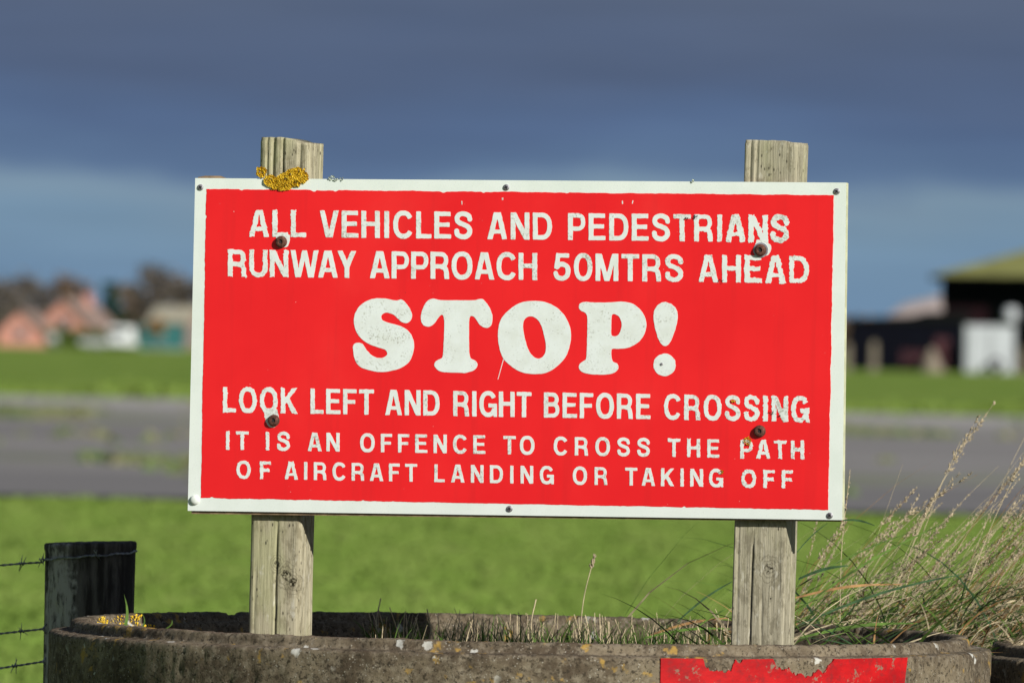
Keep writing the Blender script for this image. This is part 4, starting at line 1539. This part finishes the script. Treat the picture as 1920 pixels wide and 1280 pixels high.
t_ = NT('field_turf', 0.85, 0.1)
g = t_.mix(t_.step(t_.noise(1.0, 5, (2.2, 0.3, 1), 0.65), 0.36, 0.64), (0.128, 0.200, 0.036), (0.160, 0.225, 0.050))
g = t_.mix(t_.math('MULTIPLY', t_.step(t_.noise(1.0, 4, (3.1, 0.4, 1), 0.6), 0.55, 0.72), 0.4), g, (0.19, 0.20, 0.075))
M['turf'] = t_.out(g)
t_ = NT('taxiway_weeds', 0.85, 0.1)
M['weeds'] = t_.out(t_.mix(t_.step(t_.noise(0.5, 4), 0.4, 0.62), (0.10, 0.145, 0.055), (0.21, 0.20, 0.11)))
tag(turf.build('field_turf', M['turf'], fix=False), 'rough green turf of the airfield behind the sign', 'grass', kind='stuff')
tag(weeds.build('taxiway_weeds', M['weeds'], fix=False), 'green weeds growing in strips across the old taxiway', 'weeds', kind='stuff')

# short stubble and grass inside the ring
sg, sd, ss = MB(), MB(), MB()
for i in range(1500):
    px = rnd.uniform(690, 1375)
    f = (px - 690) / 685
    y = 0.15 + 0.55 * rnd.random() ** 0.6
    p = at(px, 1190, y)
    if math.hypot(p.x - RC.x, y) > 0.74:
        continue
    if rnd.random() > 0.45 + 0.55 * f:
        continue
    k_ = rnd.random()
    if k_ < 0.62:
        blade(sg, (p.x, y, SZ), rnd.uniform(0, 6.28), R(rnd.uniform(0, 30)), R(rnd.uniform(25, 85)), rnd.uniform(0.05, 0.115), rnd.uniform(0.0016, 0.0036), 5, rnd.uniform(-1, 1))
    elif k_ < 0.76:
        blade(sd, (p.x, y, SZ), rnd.uniform(0, 6.28), R(rnd.uniform(5, 40)), R(rnd.uniform(10, 50)), rnd.uniform(0.04, 0.075), rnd.uniform(0.0012, 0.003), 4, rnd.uniform(-1, 1))
    else:
        L_ = 0.04 + 0.05 * rnd.random() ** 1.2 if rnd.random() < 0.95 else rnd.uniform(0.075, 0.105)
        ss.tube(stem_path((p.x, y, SZ), rnd.uniform(0, 6.28), R(rnd.uniform(0, 24)), R(rnd.uniform(0, 34)), L_, 3), rnd.uniform(0.0004, 0.0011), 4)
for (px, tip, w) in ((233, (232, 1112), 0.007), (264, (266, 1148), 0.004), (308, (322, 1160), 0.005)):
    p, q = at(px, 1180, -0.1), at(tip[0], tip[1], -0.1)
    pts = []
    for i in range(7):
        f = i / 6
        c_ = p.lerp(q, f) + Vector((0.006 * math.sin(math.pi * f), 0, 0))
        ww = 0.5 * w * (1 - f) ** 0.7
        pts += [c_ + Vector((ww, 0.3 * ww, 0)), c_ - Vector((ww, 0.3 * ww, 0))]
    sg.add(pts, [(2 * i, 2 * i + 1, 2 * i + 3, 2 * i + 2) for i in range(6)])
tag(sg.build('short_grass', M['blade_green'], fix=False), 'short green grass growing in the soil inside the ring', 'grass', kind='stuff')
tag(sd.build('dark_short_grass', M['blade_dark'], fix=False), 'dark blades among the stubble inside the ring', 'grass', kind='stuff')
tag(ss.build('cut_stubble', M['straw'], fix=False), 'pale cut grass stubble inside the ring', 'grass', kind='stuff')

# lone grass stalks that stand out against the field
for (a, b, r_, headed, lab) in (((1087, 1148), (1115, 1040), 0.0009, True, 'single thin grass stalk with a brown seed head rising behind the ring'),
                                ((1003, 1190), (1005, 1123), 0.0012, False, 'bare pale grass stalk standing above the ring in the middle'),
                                ((714, 1195), (714, 1121), 0.0012, False, 'dark bare grass stalk inside the shaded part of the ring'),
                                ((1580, 985), (1594, 880), 0.0007, True, 'thin seeding grass stalk close beside the right edge of the sign')):
    yy = 0.62 if a[0] < 1500 else 0.75
    A, B = at(a[0], a[1], yy), at(b[0], b[1], yy)
    A.z = min(A.z, SZ)
    mid = A.lerp(B, 0.55) + Vector((-0.008, 0, 0))
    pth = [Vector(p) for p in catmull([A, mid, B], 5)]
    root = empty('grass_stalk', A)
    tag(root, lab, 'grass stalk', 'lone grass stalks')
    pth = [p - A for p in pth]
    MB().tube(pth, r_, 5).build('stem', M['straw'], root, smooth=True)
    if headed:
        hb = MB()
        panicle(hb, pth, rnd, 0.16 if a[0] < 1500 else 0.5, 46 if a[0] < 1500 else 30, 0.0062 if a[0] < 1500 else 0.005, 0.0045)
        hb.build('seed_head', M['seed'], root, fix=False)


# ------------------------------------------------------------------ far background: trees
def tree(px, Y, height, rad, leaf, bark, label, cat='tree', group=None, shape='round', n_leaf=520, seed=0, size=0.5, name='tree'):
    rn = random.Random(seed + int(px * 7) + int(Y))
    x = ground_x(px, Y)
    root = empty(name, (x, Y, 0))
    tag(root, label, cat, group)
    tk = MB()
    th = height * (0.45 if shape != 'cone' else 0.9)
    r0 = 0.022 * height + 0.06
    tk.tube([(0, 0, -0.2), (0.05 * rad, 0, th * 0.5), (0, 0.03 * rad, th)], [r0, r0 * 0.75, r0 * 0.35], 7)
    for _ in range(7 if shape != 'cone' else 0):
        a = rn.uniform(0, 6.28)
        z0 = th * rn.uniform(0.5, 0.98)
        e = (math.cos(a) * rad * rn.uniform(0.4, 0.8), math.sin(a) * rad * rn.uniform(0.4, 0.8), height * rn.uniform(0.55, 0.92))
        tk.tube([(0, 0, z0), (e[0] * 0.5, e[1] * 0.5, (z0 + e[2]) * 0.5 + 0.2), e], [r0 * 0.4, r0 * 0.25, r0 * 0.08], 5)
    tk.build('trunk', bark, root)
    cr = MB()
    clumps = []
    for _ in range(16):
        a, b = rn.uniform(0, 6.28), rn.random()
        if shape == 'cone':
            h = height * (0.12 + 0.85 * b)
            rr_ = rad * (1 - b) * 0.75
        else:
            h = height * (0.34 + 0.56 * b)
            rr_ = rad * 0.72 * math.sqrt(max(0.05, 1 - ((b - 0.45) / 0.62) ** 2))
        d = math.sqrt(rn.random())
        clumps.append((math.cos(a) * rr_ * d, math.sin(a) * rr_ * d, h, rad * rn.uniform(0.22, 0.4)))
    for _ in range(n_leaf):
        cx, cy, cz, r_ = rn.choice(clumps)
        p = Vector((cx + rn.gauss(0, 0.5) * r_, cy + rn.gauss(0, 0.5) * r_, min(height, cz + rn.gauss(0, 0.5) * r_)))
        m3 = Matrix.Rotation(rn.uniform(0, 6.28), 3, 'Z') @ Matrix.Rotation(rn.uniform(0, 3.14), 3, 'X')
        s = size * rn.uniform(0.6, 1.3)
        cr.add([p + m3 @ Vector(q) * s for q in ((-0.5, -0.35, 0), (0.5, -0.3, 0.06), (0.45, 0.35, 0), (-0.4, 0.3, -0.06))], [(0, 1, 2, 3)])
    cr.build('crown', leaf, root, fix=False)
    return root


M['bark'] = plain('bark', (0.09, 0.07, 0.055), 0.9, 0.3, 3)
M['autumn_grey'] = leafy('bare_twigs', (0.135, 0.115, 0.10), 0.3, 0.5)
M['autumn_brown'] = leafy('brown_leaves', (0.155, 0.105, 0.07), 0.35, 0.5)
M['conifer'] = leafy('conifer_needles', (0.020, 0.055, 0.024), 0.4, 0.6)
M['hedge'] = leafy('hedge_leaves', (0.075, 0.115, 0.022), 0.4, 0.5)
M['orange'] = leafy('orange_leaves', (0.34, 0.17, 0.03), 0.35, 0.6)
LT = [(-12, 1120, 7.5, 3.6, 'autumn_grey', 'grey-brown bare tree at the far left edge behind the pink bungalow'),
      (22, 1150, 9.0, 3.4, 'autumn_grey', 'tall grey bare tree rising above the smaller pink gable'),
      (66, 1180, 8.0, 3.3, 'autumn_grey', 'grey bare tree between the two pink gables'),
      (126, 1200, 8.2, 3.6, 'autumn_brown', 'brown autumn tree right behind the roof of the larger pink house'),
      (246, 1180, 7.0, 3.2, 'autumn_brown', 'brown tree next to the dark conifer'),
      (286, 1160, 9.6, 4.0, 'autumn_grey', 'tall grey-brown tree above the orange bush'),
      (322, 1190, 8.6, 3.6, 'autumn_brown', 'brown tree behind the cream roof'),
      (362, 1180, 8.0, 3.8, 'autumn_grey', 'grey tree half hidden by the left edge of the sign')]
for i, (px, Y, h, r_, m, lab) in enumerate(LT):
    tree(px, Y, h * 1.15, r_ * 1.1, M[m], M['bark'], lab, 'tree', 'trees behind the far houses', seed=i, size=0.6, n_leaf=900)
tree(205, 1090, 7.8, 2.8, M['conifer'], M['bark'], 'dark green conifer right of the larger pink house', seed=50, shape='cone', n_leaf=700, size=0.6)
tree(290, 940, 3.6, 1.1, M['orange'], M['bark'], 'small orange autumn bush in front of the teal container', 'bush', seed=60, n_leaf=320, size=0.35, name='bush')
RTREES = [(1596, 900, 5.2, 2.4, 'autumn_brown', 'brown bush at the right edge of the sign, far off'), (1618, 930, 5.0, 2.0, 'orange', 'tawny bush left of the pale roof far off at right'),
          (1655, 960, 4.6, 2.2, 'autumn_grey', 'grey bush just left of the pale pink roof')]
for i, (px, Y, h, r_, m, lab) in enumerate(RTREES):
    tree(px, Y, h, r_, M[m], M['bark'], lab, 'bush', 'bushes left of the hangar', seed=80 + i, n_leaf=380, size=0.5, name='bush')
# far woodland hedge line along the field edge
wl_ = MB()
for i in range(6000):
    x = random.uniform(-260, 260)
    Y = 1500 + random.uniform(-12, 12)
    hh = 4.2 + 2.2 * fbm(x * 0.03, 4.0) + 1.6 * fbm(x * 0.11, 8.0)
    p = Vector((x, Y, max(0.2, hh) * math.sqrt(random.random())))
    m3 = Matrix.Rotation(random.uniform(0, 6.28), 3, 'Z') @ Matrix.Rotation(random.uniform(0, 3.14), 3, 'X')
    wl_.add([p + m3 @ Vector(q) for q in ((-0.9, -0.6, 0), (0.9, -0.6, 0.1), (0.8, 0.6, 0), (-0.7, 0.6, -0.1))], [(0, 1, 2, 3)])
tag(wl_.build('far_woodland', M['autumn_grey'], fix=False), 'grey-brown line of far woodland along the horizon', 'woodland', kind='stuff')

# ------------------------------------------------------------------ far background: buildings
M['pink_brick'] = plain('pink_brick', (0.58, 0.27, 0.21), 0.9, 0.12, 1.5)
M['roof_grey'] = plain('grey_brown_roof', (0.23, 0.165, 0.14), 0.9, 0.15, 1.0)
M['cream'] = plain('cream_render', (0.62, 0.58, 0.46), 0.9, 0.08, 1.0)
M['cream_roof'] = plain('pale_roof', (0.36, 0.33, 0.25), 0.9, 0.1, 1.0)
M['glass'] = plain('dark_window_glass', (0.04, 0.05, 0.06), 0.15, 0.1, 1.0, 0.5)
M['white_paint'] = plain('white_paint', (0.45, 0.475, 0.50), 0.5, 0.05, 1.0)
M['van_white'] = plain('van_white', (0.78, 0.80, 0.82), 0.4, 0.05, 1.0)
M['grey_paint'] = plain('grey_paint', (0.36, 0.37, 0.38), 0.6, 0.1, 1.0)
M['teal'] = plain('teal_steel', (0.03, 0.13, 0.13), 0.6, 0.15, 1.0)
M['black_steel'] = plain('black_cladding_and_shade', (0.006, 0.007, 0.007), 0.9, 0.2, 1.0, 0.03)
M['navy'] = plain('navy_black_cladding', (0.004, 0.0045, 0.008), 0.9, 0.2, 1.0, 0.03)
M['moss_roof'] = plain('mossy_green_roof', (0.27, 0.27, 0.085), 0.9, 0.2, 0.4)
M['pink_roof'] = plain('pale_pink_roof', (0.56, 0.46, 0.42), 0.9, 0.1, 0.6)
M['rubber'] = plain('tyre_rubber', (0.02, 0.02, 0.02), 0.9, 0.2, 4)
M['tan'] = plain('tan_concrete', (0.20, 0.17, 0.13), 0.9, 0.15, 2)
M['maroon'] = plain('maroon_door', (0.06, 0.02, 0.025), 0.7, 0.2, 1)


def gable_house(px, Y, w, dep, eave, apex, yaw, wall, roof, label, name='house', wins=(), chimney=True):
    root = empty(name, (ground_x(px, Y), Y, 0), yaw)
    tag(root, label, 'house' if name == 'house' else 'building')
    MB().prism([(-w / 2, -0.3), (w / 2, -0.3), (w / 2, eave), (0, apex), (-w / 2, eave)], 0, dep).build('wall', wall, root)
    sl = (apex - eave) / (w / 2)
    rf = MB()
    ov = 0.35
    for s in (-1, 1):
        a = (s * (w / 2 + ov), eave - ov * sl + 0.02)
        b = (0, apex + 0.02)
        rf.prism([a, b, (0, apex + 0.2), (a[0], a[1] + 0.18)], -0.3, dep + 0.3)
    r_ = rf.build('roof', roof, root)
    if chimney:
        MB().box(w * 0.1, w * 0.1 + 0.7, dep * 0.55, dep * 0.55 + 0.7, apex - 0.9, apex + 0.7).build('chimney', wall, r_)
    for (x, z0, ww, hh) in wins:
        wf = MB()
        for (xa, xb, za, zb) in ((x - ww / 2, x + ww / 2, z0, z0 + 0.1), (x - ww / 2, x + ww / 2, z0 + hh - 0.1, z0 + hh), (x - ww / 2, x - ww / 2 + 0.1, z0 + 0.1, z0 + hh - 0.1),
                                 (x + ww / 2 - 0.1, x + ww / 2, z0 + 0.1, z0 + hh - 0.1)):
            wf.box(xa, xb, -0.06, 0.0, za, zb)
        fr = wf.build('window', M['white_paint'], root)
        MB().box(x - ww / 2 + 0.1, x + ww / 2 - 0.1, -0.03, -0.005, z0 + 0.1, z0 + hh - 0.1).build('pane', M['glass'], fr)
    return root


gable_house(38, 980, 5.2, 5.0, 1.6, 3.9, R(-12), M['pink_brick'], M['roof_grey'], 'smaller pink gabled bungalow at the far left edge', wins=((0, 0.9, 1.2, 1.1),), chimney=False)
gable_house(118, 1010, 6.4, 9.0, 2.4, 5.4, R(-17), M['pink_brick'], M['roof_grey'], 'larger pink gabled house with a dark window, left of the conifer',
            wins=((0.0, 1.9, 1.3, 1.5), (-1.9, 0.8, 1.1, 1.1), (1.9, 0.8, 1.1, 1.1)))
gable_house(366, 1060, 5.0, 5.0, 3.2, 4.9, R(66), M['roof_grey'], M['cream_roof'], 'brown building with a pale cream roof at the left edge of the sign', wins=((0, 1.0, 1.4, 1.2),), chimney=False)

hg = MB()                                            # clipped hedge
for i in range(1500):
    p = Vector((random.uniform(-4.2, 4.2), random.uniform(-0.6, 0.6), 0.1 + 1.9 * random.random()))
    m3 = Matrix.Rotation(random.uniform(0, 6.28), 3, 'Z') @ Matrix.Rotation(random.uniform(0, 3.14), 3, 'X')
    hg.add([p + m3 @ Vector(q) * 0.3 for q in ((-0.5, -0.4, 0), (0.5, -0.4, 0.1), (0.5, 0.4, 0), (-0.5, 0.4, -0.1))], [(0, 1, 2, 3)])
hedge = empty('hedge', (ground_x(158, 960), 960, 0))
tag(hedge, 'low green garden hedge in front of the larger pink house', 'hedge')
hg.build('foliage', M['hedge'], hedge, fix=False)
MB().box(-4.0, 4.0, -0.35, 0.35, -0.1, 1.6).build('branches', M['hedge'], hedge)


def container(px, Y, w, h, d, mat, label, yaw=0.0, name='container', cat='container', ribs=True, doors=True):
    root = empty(name, (ground_x(px, Y), Y, 0), yaw)
    tag(root, label, cat)
    MB().box(-w / 2, w / 2, 0, d, 0.12, h - 0.1).build('body', mat, root)
    MB().box(-w / 2 - 0.06, w / 2 + 0.06, -0.06, d + 0.06, h - 0.1, h).build('roof', mat, root)
    MB().box(-w / 2 - 0.03, w / 2 + 0.03, -0.03, d + 0.03, -0.05, 0.12).build('base_frame', M['grey_paint'], root)
    if ribs:
        m = int(w / 0.6)
        for i in range(m):
            x = -w / 2 + (i + 0.5) * w / m
            MB().box(x - 0.1, x + 0.1, -0.05, 0.0, 0.2, h - 0.18).build('rib', mat, root)
    if doors:
        for s in (-1, 1):
            dr = MB().box(s * 0.03 if s > 0 else -w * 0.4, w * 0.4 if s > 0 else -0.03, -0.10, -0.055, 0.25, h - 0.25).build('door', mat, root)
            MB().box(s * 0.12 - 0.03, s * 0.12 + 0.03, -0.14, -0.10, 0.5, h - 0.5).build('handle', M['grey_paint'], dr)
    return root


container(303, 985, 4.9, 2.7, 2.4, M['teal'], 'dark teal steel container behind the orange bush')


def wheel(parent, x, y, r_, w=0.22):
    t__ = MB().tube([(x, y - w / 2, r_), (x, y + w / 2, r_)], r_, 18)
    o_ = t__.build('wheel', M['rubber'], parent)
    MB().tube([(x, y - w / 2 - 0.02, r_), (x, y - w / 2 + 0.02, r_)], r_ * 0.55, 14).build('rim', M['grey_paint'], o_)


van = empty('van', (ground_x(231, 940), 940, 0), R(78))      # white van seen almost end-on
tag(van, 'white van parked end-on between the grey trailer and the teal container', 'van')
MB().prism([(-2.4, 0.45), (2.0, 0.45), (2.4, 0.6), (2.4, 1.2), (1.7, 1.45), (1.1, 2.35), (-2.4, 2.45)], -0.95, 0.95).build('body', M['van_white'], van)
MB().prism([(1.22, 1.5), (1.72, 1.5), (1.2, 2.2), (1.05, 2.2)], -0.97, 0.97).build('side_window', M['glass'], van)
for s in (-1, 1):
    MB().box(-2.45, -2.4, 0.08 if s > 0 else -0.85, 0.85 if s > 0 else -0.08, 1.45, 2.1).build('rear_window', M['glass'], van)
    MB().box(-2.44, -2.4, s * 0.86 - 0.07, s * 0.86 + 0.07, 0.8, 1.25).build('tail_light', M['maroon'], van)
    wheel(van, 1.5, s * 0.82, 0.34)
    wheel(van, -1.4, s * 0.82, 0.34)

tr = empty('flat_trailer', (ground_x(180, 930), 930, 0), R(4))
tag(tr, 'low pale grey flat trailer standing left of the white van', 'trailer')
MB().box(-1.7, 1.7, -1.0, 1.0, 0.55, 0.75).build('deck', M['grey_paint'], tr)
MB().box(-1.75, 1.75, -1.06, -1.0, 0.45, 1.0).build('side_board', M['grey_paint'], tr)
MB().box(1.7, 2.5, -0.08, 0.08, 0.55, 0.65).build('drawbar', M['grey_paint'], tr)
for x in (-0.5, 0.4):
    wheel(tr, x, -0.8, 0.3)
    wheel(tr, x, 0.8, 0.3)
mk = empty('marker_board', (ground_x(98, 925), 925, 0))
tag(mk, 'small pale marker board on legs below the smaller pink bungalow', 'marker board')
MB().box(-0.5, 0.5, -0.03, 0.03, 0.7, 1.5).build('board', M['grey_paint'], mk)
for s in (-1, 1):
    MB().box(s * 0.4 - 0.04, s * 0.4 + 0.04, 0.04, 0.1, -0.1, 1.3).build('leg', M['grey_paint'], mk)

# hangar on the right
HY = 700
hx = at(1757, 690, HY).x
hang = empty('hangar', (hx, HY, 0), R(-42))
tag(hang, 'large black hangar with a mossy green roof at the right edge', 'hangar')
EV, RD, HL, HW = 7.4, 10.2, 46.0, 30.0
# local x runs along the eaves (towards the right and nearer), local y runs back
MB().box(0.25, HL, 0.25, HW - 0.25, -0.3, EV - 0.15).build('shell', M['black_steel'], hang)
rf = MB()
rf.add([(-0.4, -0.5, EV - 0.1), (HL, -0.5, EV - 0.1), (HL, HW / 2, RD), (-0.4, HW / 2, RD), (-0.4, HW + 0.5, EV - 0.1), (HL, HW + 0.5, EV - 0.1),
        (-0.4, -0.5, EV + 0.15), (HL, -0.5, EV + 0.15), (HL, HW / 2, RD + 0.25), (-0.4, HW / 2, RD + 0.25), (-0.4, HW + 0.5, EV + 0.15), (HL, HW + 0.5, EV + 0.15)],
       [(0, 1, 2, 3), (3, 2, 5, 4), (6, 9, 8, 7), (9, 10, 11, 8), (0, 6, 7, 1), (0, 3, 9, 6), (3, 4, 10, 9), (1, 7, 8, 2), (2, 8, 11, 5), (4, 5, 11, 10)])
rfo = rf.build('roof', M['moss_roof'], hang)
MB().tube([(6, 5, EV + 1.2), (6, 5, EV + 3.0)], 0.12, 8).build('roof_vent', M['grey_paint'], rfo)
MB().box(-0.42, HL, -0.62, -0.50, EV - 0.25, EV + 0.12).build('gutter', M['black_steel'], hang)
for i in range(9):
    x = 0.4 + i * 5.0
    MB().box(x, x + 4.7, 0.06, 0.24, 0.1, 5.2).build('shaded_opening_panel', M['black_steel'] if i % 3 else M['maroon'], hang)  # dark panels fill the open front, the shade inside put into their colour
    MB().box(x + 4.72, x + 4.98, 0.02, 0.24, -0.1, EV - 0.3).build('column', M['grey_paint'] if i % 2 else M['black_steel'], hang)
MB().box(0.3, HL, -0.02, 0.24, 5.25, EV - 0.3).build('fascia', M['black_steel'], hang)

# pale low roof left of the hangar
pk = empty('low_building', (at(1712, 690, 760).x, 760, 0), R(-20))
tag(pk, 'low building with a pale pink sloping roof left of the hangar', 'building')
MB().box(-2.2, 2.2, 0, 5, -0.2, 4.2).build('wall', M['tan'], pk)
r_ = MB()
r_.add([(-2.6, -0.3, 4.1), (2.6, -0.3, 4.9), (2.6, 5.3, 6.7), (-2.6, 5.3, 5.4), (-2.6, -0.3, 4.3), (2.6, -0.3, 5.1), (2.6, 5.3, 6.9), (-2.6, 5.3, 5.6)],
       [(0, 3, 2, 1), (4, 5, 6, 7), (0, 1, 5, 4), (1, 2, 6, 5), (2, 3, 7, 6), (3, 0, 4, 7)])
r_.build('roof', M['pink_roof'], pk)
MB().box(-0.5, 0.5, -0.06, 0, -0.1, 2.1).build('door', M['maroon'], pk)
MB().box(1.0, 1.9, -0.06, 0, 1.1, 2.2).build('window', M['glass'], pk)

# dark clutter heaped along the front of the shed
for px, Y, w_, h_, mt, lab in ((1604, 684, 1.2, 3.0, 'navy', 'black stack of pallets left of the navy shed, beside the sign edge'),
                               (1712, 680, 1.9, 1.6, 'maroon', 'dark red stack of pallets before the middle of the navy shed'),
                               (1786, 678, 1.1, 2.2, 'navy', 'black stack of pallets just left of the white lorry body')):
    pr = empty('pallet_stack', (at(px, 690, Y).x, Y, 0))
    tag(pr, lab, 'pallets', 'stacks of pallets before the shed')
    for q in range(int(h_ / 0.2)):
        dx = 0.12 * math.sin(q * 1.9 + px)
        MB().box(-w_ / 2 + dx, w_ / 2 + dx, -0.6, 0.6, q * 0.2, q * 0.2 + 0.15).build('pallet', M[mt], pr)

# dark shed between the bushes and the white lorry body
sh = empty('shed', (at(1700, 690, 690).x, 690, 0))
tag(sh, 'long low navy-black shed in front of the hangar', 'shed')
MB().box(-4.3, 4.6, 0, 5, -0.2, 3.7).build('wall', M['navy'], sh)
MB().prism([(-4.5, 3.7), (4.8, 3.7), (4.8, 4.75), (1.5, 4.6), (0.5, 4.3), (-4.5, 4.0)], -0.2, 5.2).build('roof', M['black_steel'], sh)
for i in range(6):
    x = -4.2 + i * 1.45
    MB().box(x, x + 1.38, -0.06, -0.005, 0.05, 3.1).build('panel', M['navy'], sh)
MB().box(2.2, 3.3, -0.1, -0.062, 0.0, 2.6).build('door', M['maroon'], sh)

lb = container(1856, 672, 3.7, 3.6, 2.6, M['white_paint'], 'big white lorry body standing before the hangar', name='lorry_body', cat='lorry body', ribs=False)
for s in (-1, 1):
    MB().box(s * 1.5 - 0.15, s * 1.5 + 0.15, -0.02, 0.4, -0.2, -0.05).build('support_leg', M['grey_paint'], lb)
ty = empty('tyre', (at(1868, 690, 671).x, 671.0, 0))
tag(ty, 'dark tyre leaning against the foot of the white lorry body', 'tyre')
MB().tube([(0.42 * math.cos(2 * math.pi * i / 20), 0.25 - 0.1 * math.sin(2 * math.pi * i / 20), 0.57 + 0.42 * math.sin(2 * math.pi * i / 20)) for i in range(21)], 0.15, 8).build('tread', M['rubber'], ty, smooth=True)
tk = empty('water_tank', (at(1893, 690, 690).x, 690, 0))
tag(tk, 'white tank on a dark stand rising behind the white lorry body', 'tank')
MB().lathe([(0.02, 4.0), (0.5, 4.0), (0.52, 4.15), (0.52, 4.9), (0.42, 5.05), (0.15, 5.1), (0.02, 5.1)], 20).build('drum', M['white_paint'], tk, smooth=True)
for sx, sy in ((-1, -1), (1, -1), (1, 1), (-1, 1)):
    MB().box(sx * 0.5 - 0.07, sx * 0.5 + 0.07, sy * 0.5 - 0.07, sy * 0.5 + 0.07, -0.2, 4.0).build('leg', M['black_steel'], tk)
for px, Y, h, w, lab in ((1590, 660, 2.0, 0.45, 'pale post far off right beside the sign edge'), (1639, 655, 2.2, 0.5, 'pale post in front of the left end of the navy shed'),
                         (1917, 665, 2.0, 0.5, 'pale post right of the white lorry body')):
    po = empty('concrete_post', (ground_x(px, Y), Y, 0))
    tag(po, lab, 'post', 'pale posts along the far fence')
    MB().prism([(-w / 2, -0.2), (w / 2, -0.2), (w * 0.42, h * 0.9), (w * 0.2, h), (-w * 0.2, h), (-w * 0.42, h * 0.9)], -w / 2, w / 2).build('shaft', M['tan'], po)
    MB().box(-w * 0.7, w * 0.7, -w * 0.7, w * 0.7, -0.1, 0.18).build('footing', M['tan'], po)
hp = MB()
for i in range(9):
    for j in range(13):
        a, b = 2 * math.pi * j / 13, i / 8
        rr = 0.95 * (1 - b) ** 0.7 * (1 + 0.2 * noise.noise(Vector((math.cos(a) * 2, math.sin(a) * 2, b * 3))))
        hp.v.append((rr * math.cos(a), rr * math.sin(a), 1.9 * b - 0.05))
for i in range(8):
    for j in range(13):
        hp.f.append((i * 13 + j, i * 13 + (j + 1) % 13, (i + 1) * 13 + (j + 1) % 13, (i + 1) * 13 + j))
ho = hp.build('rubble_heap', M['tan'], smooth=True)
ho.location = (ground_x(1747, 655), 655, 0)
tag(ho, 'pointed pale heap in front of the navy shed', 'heap')
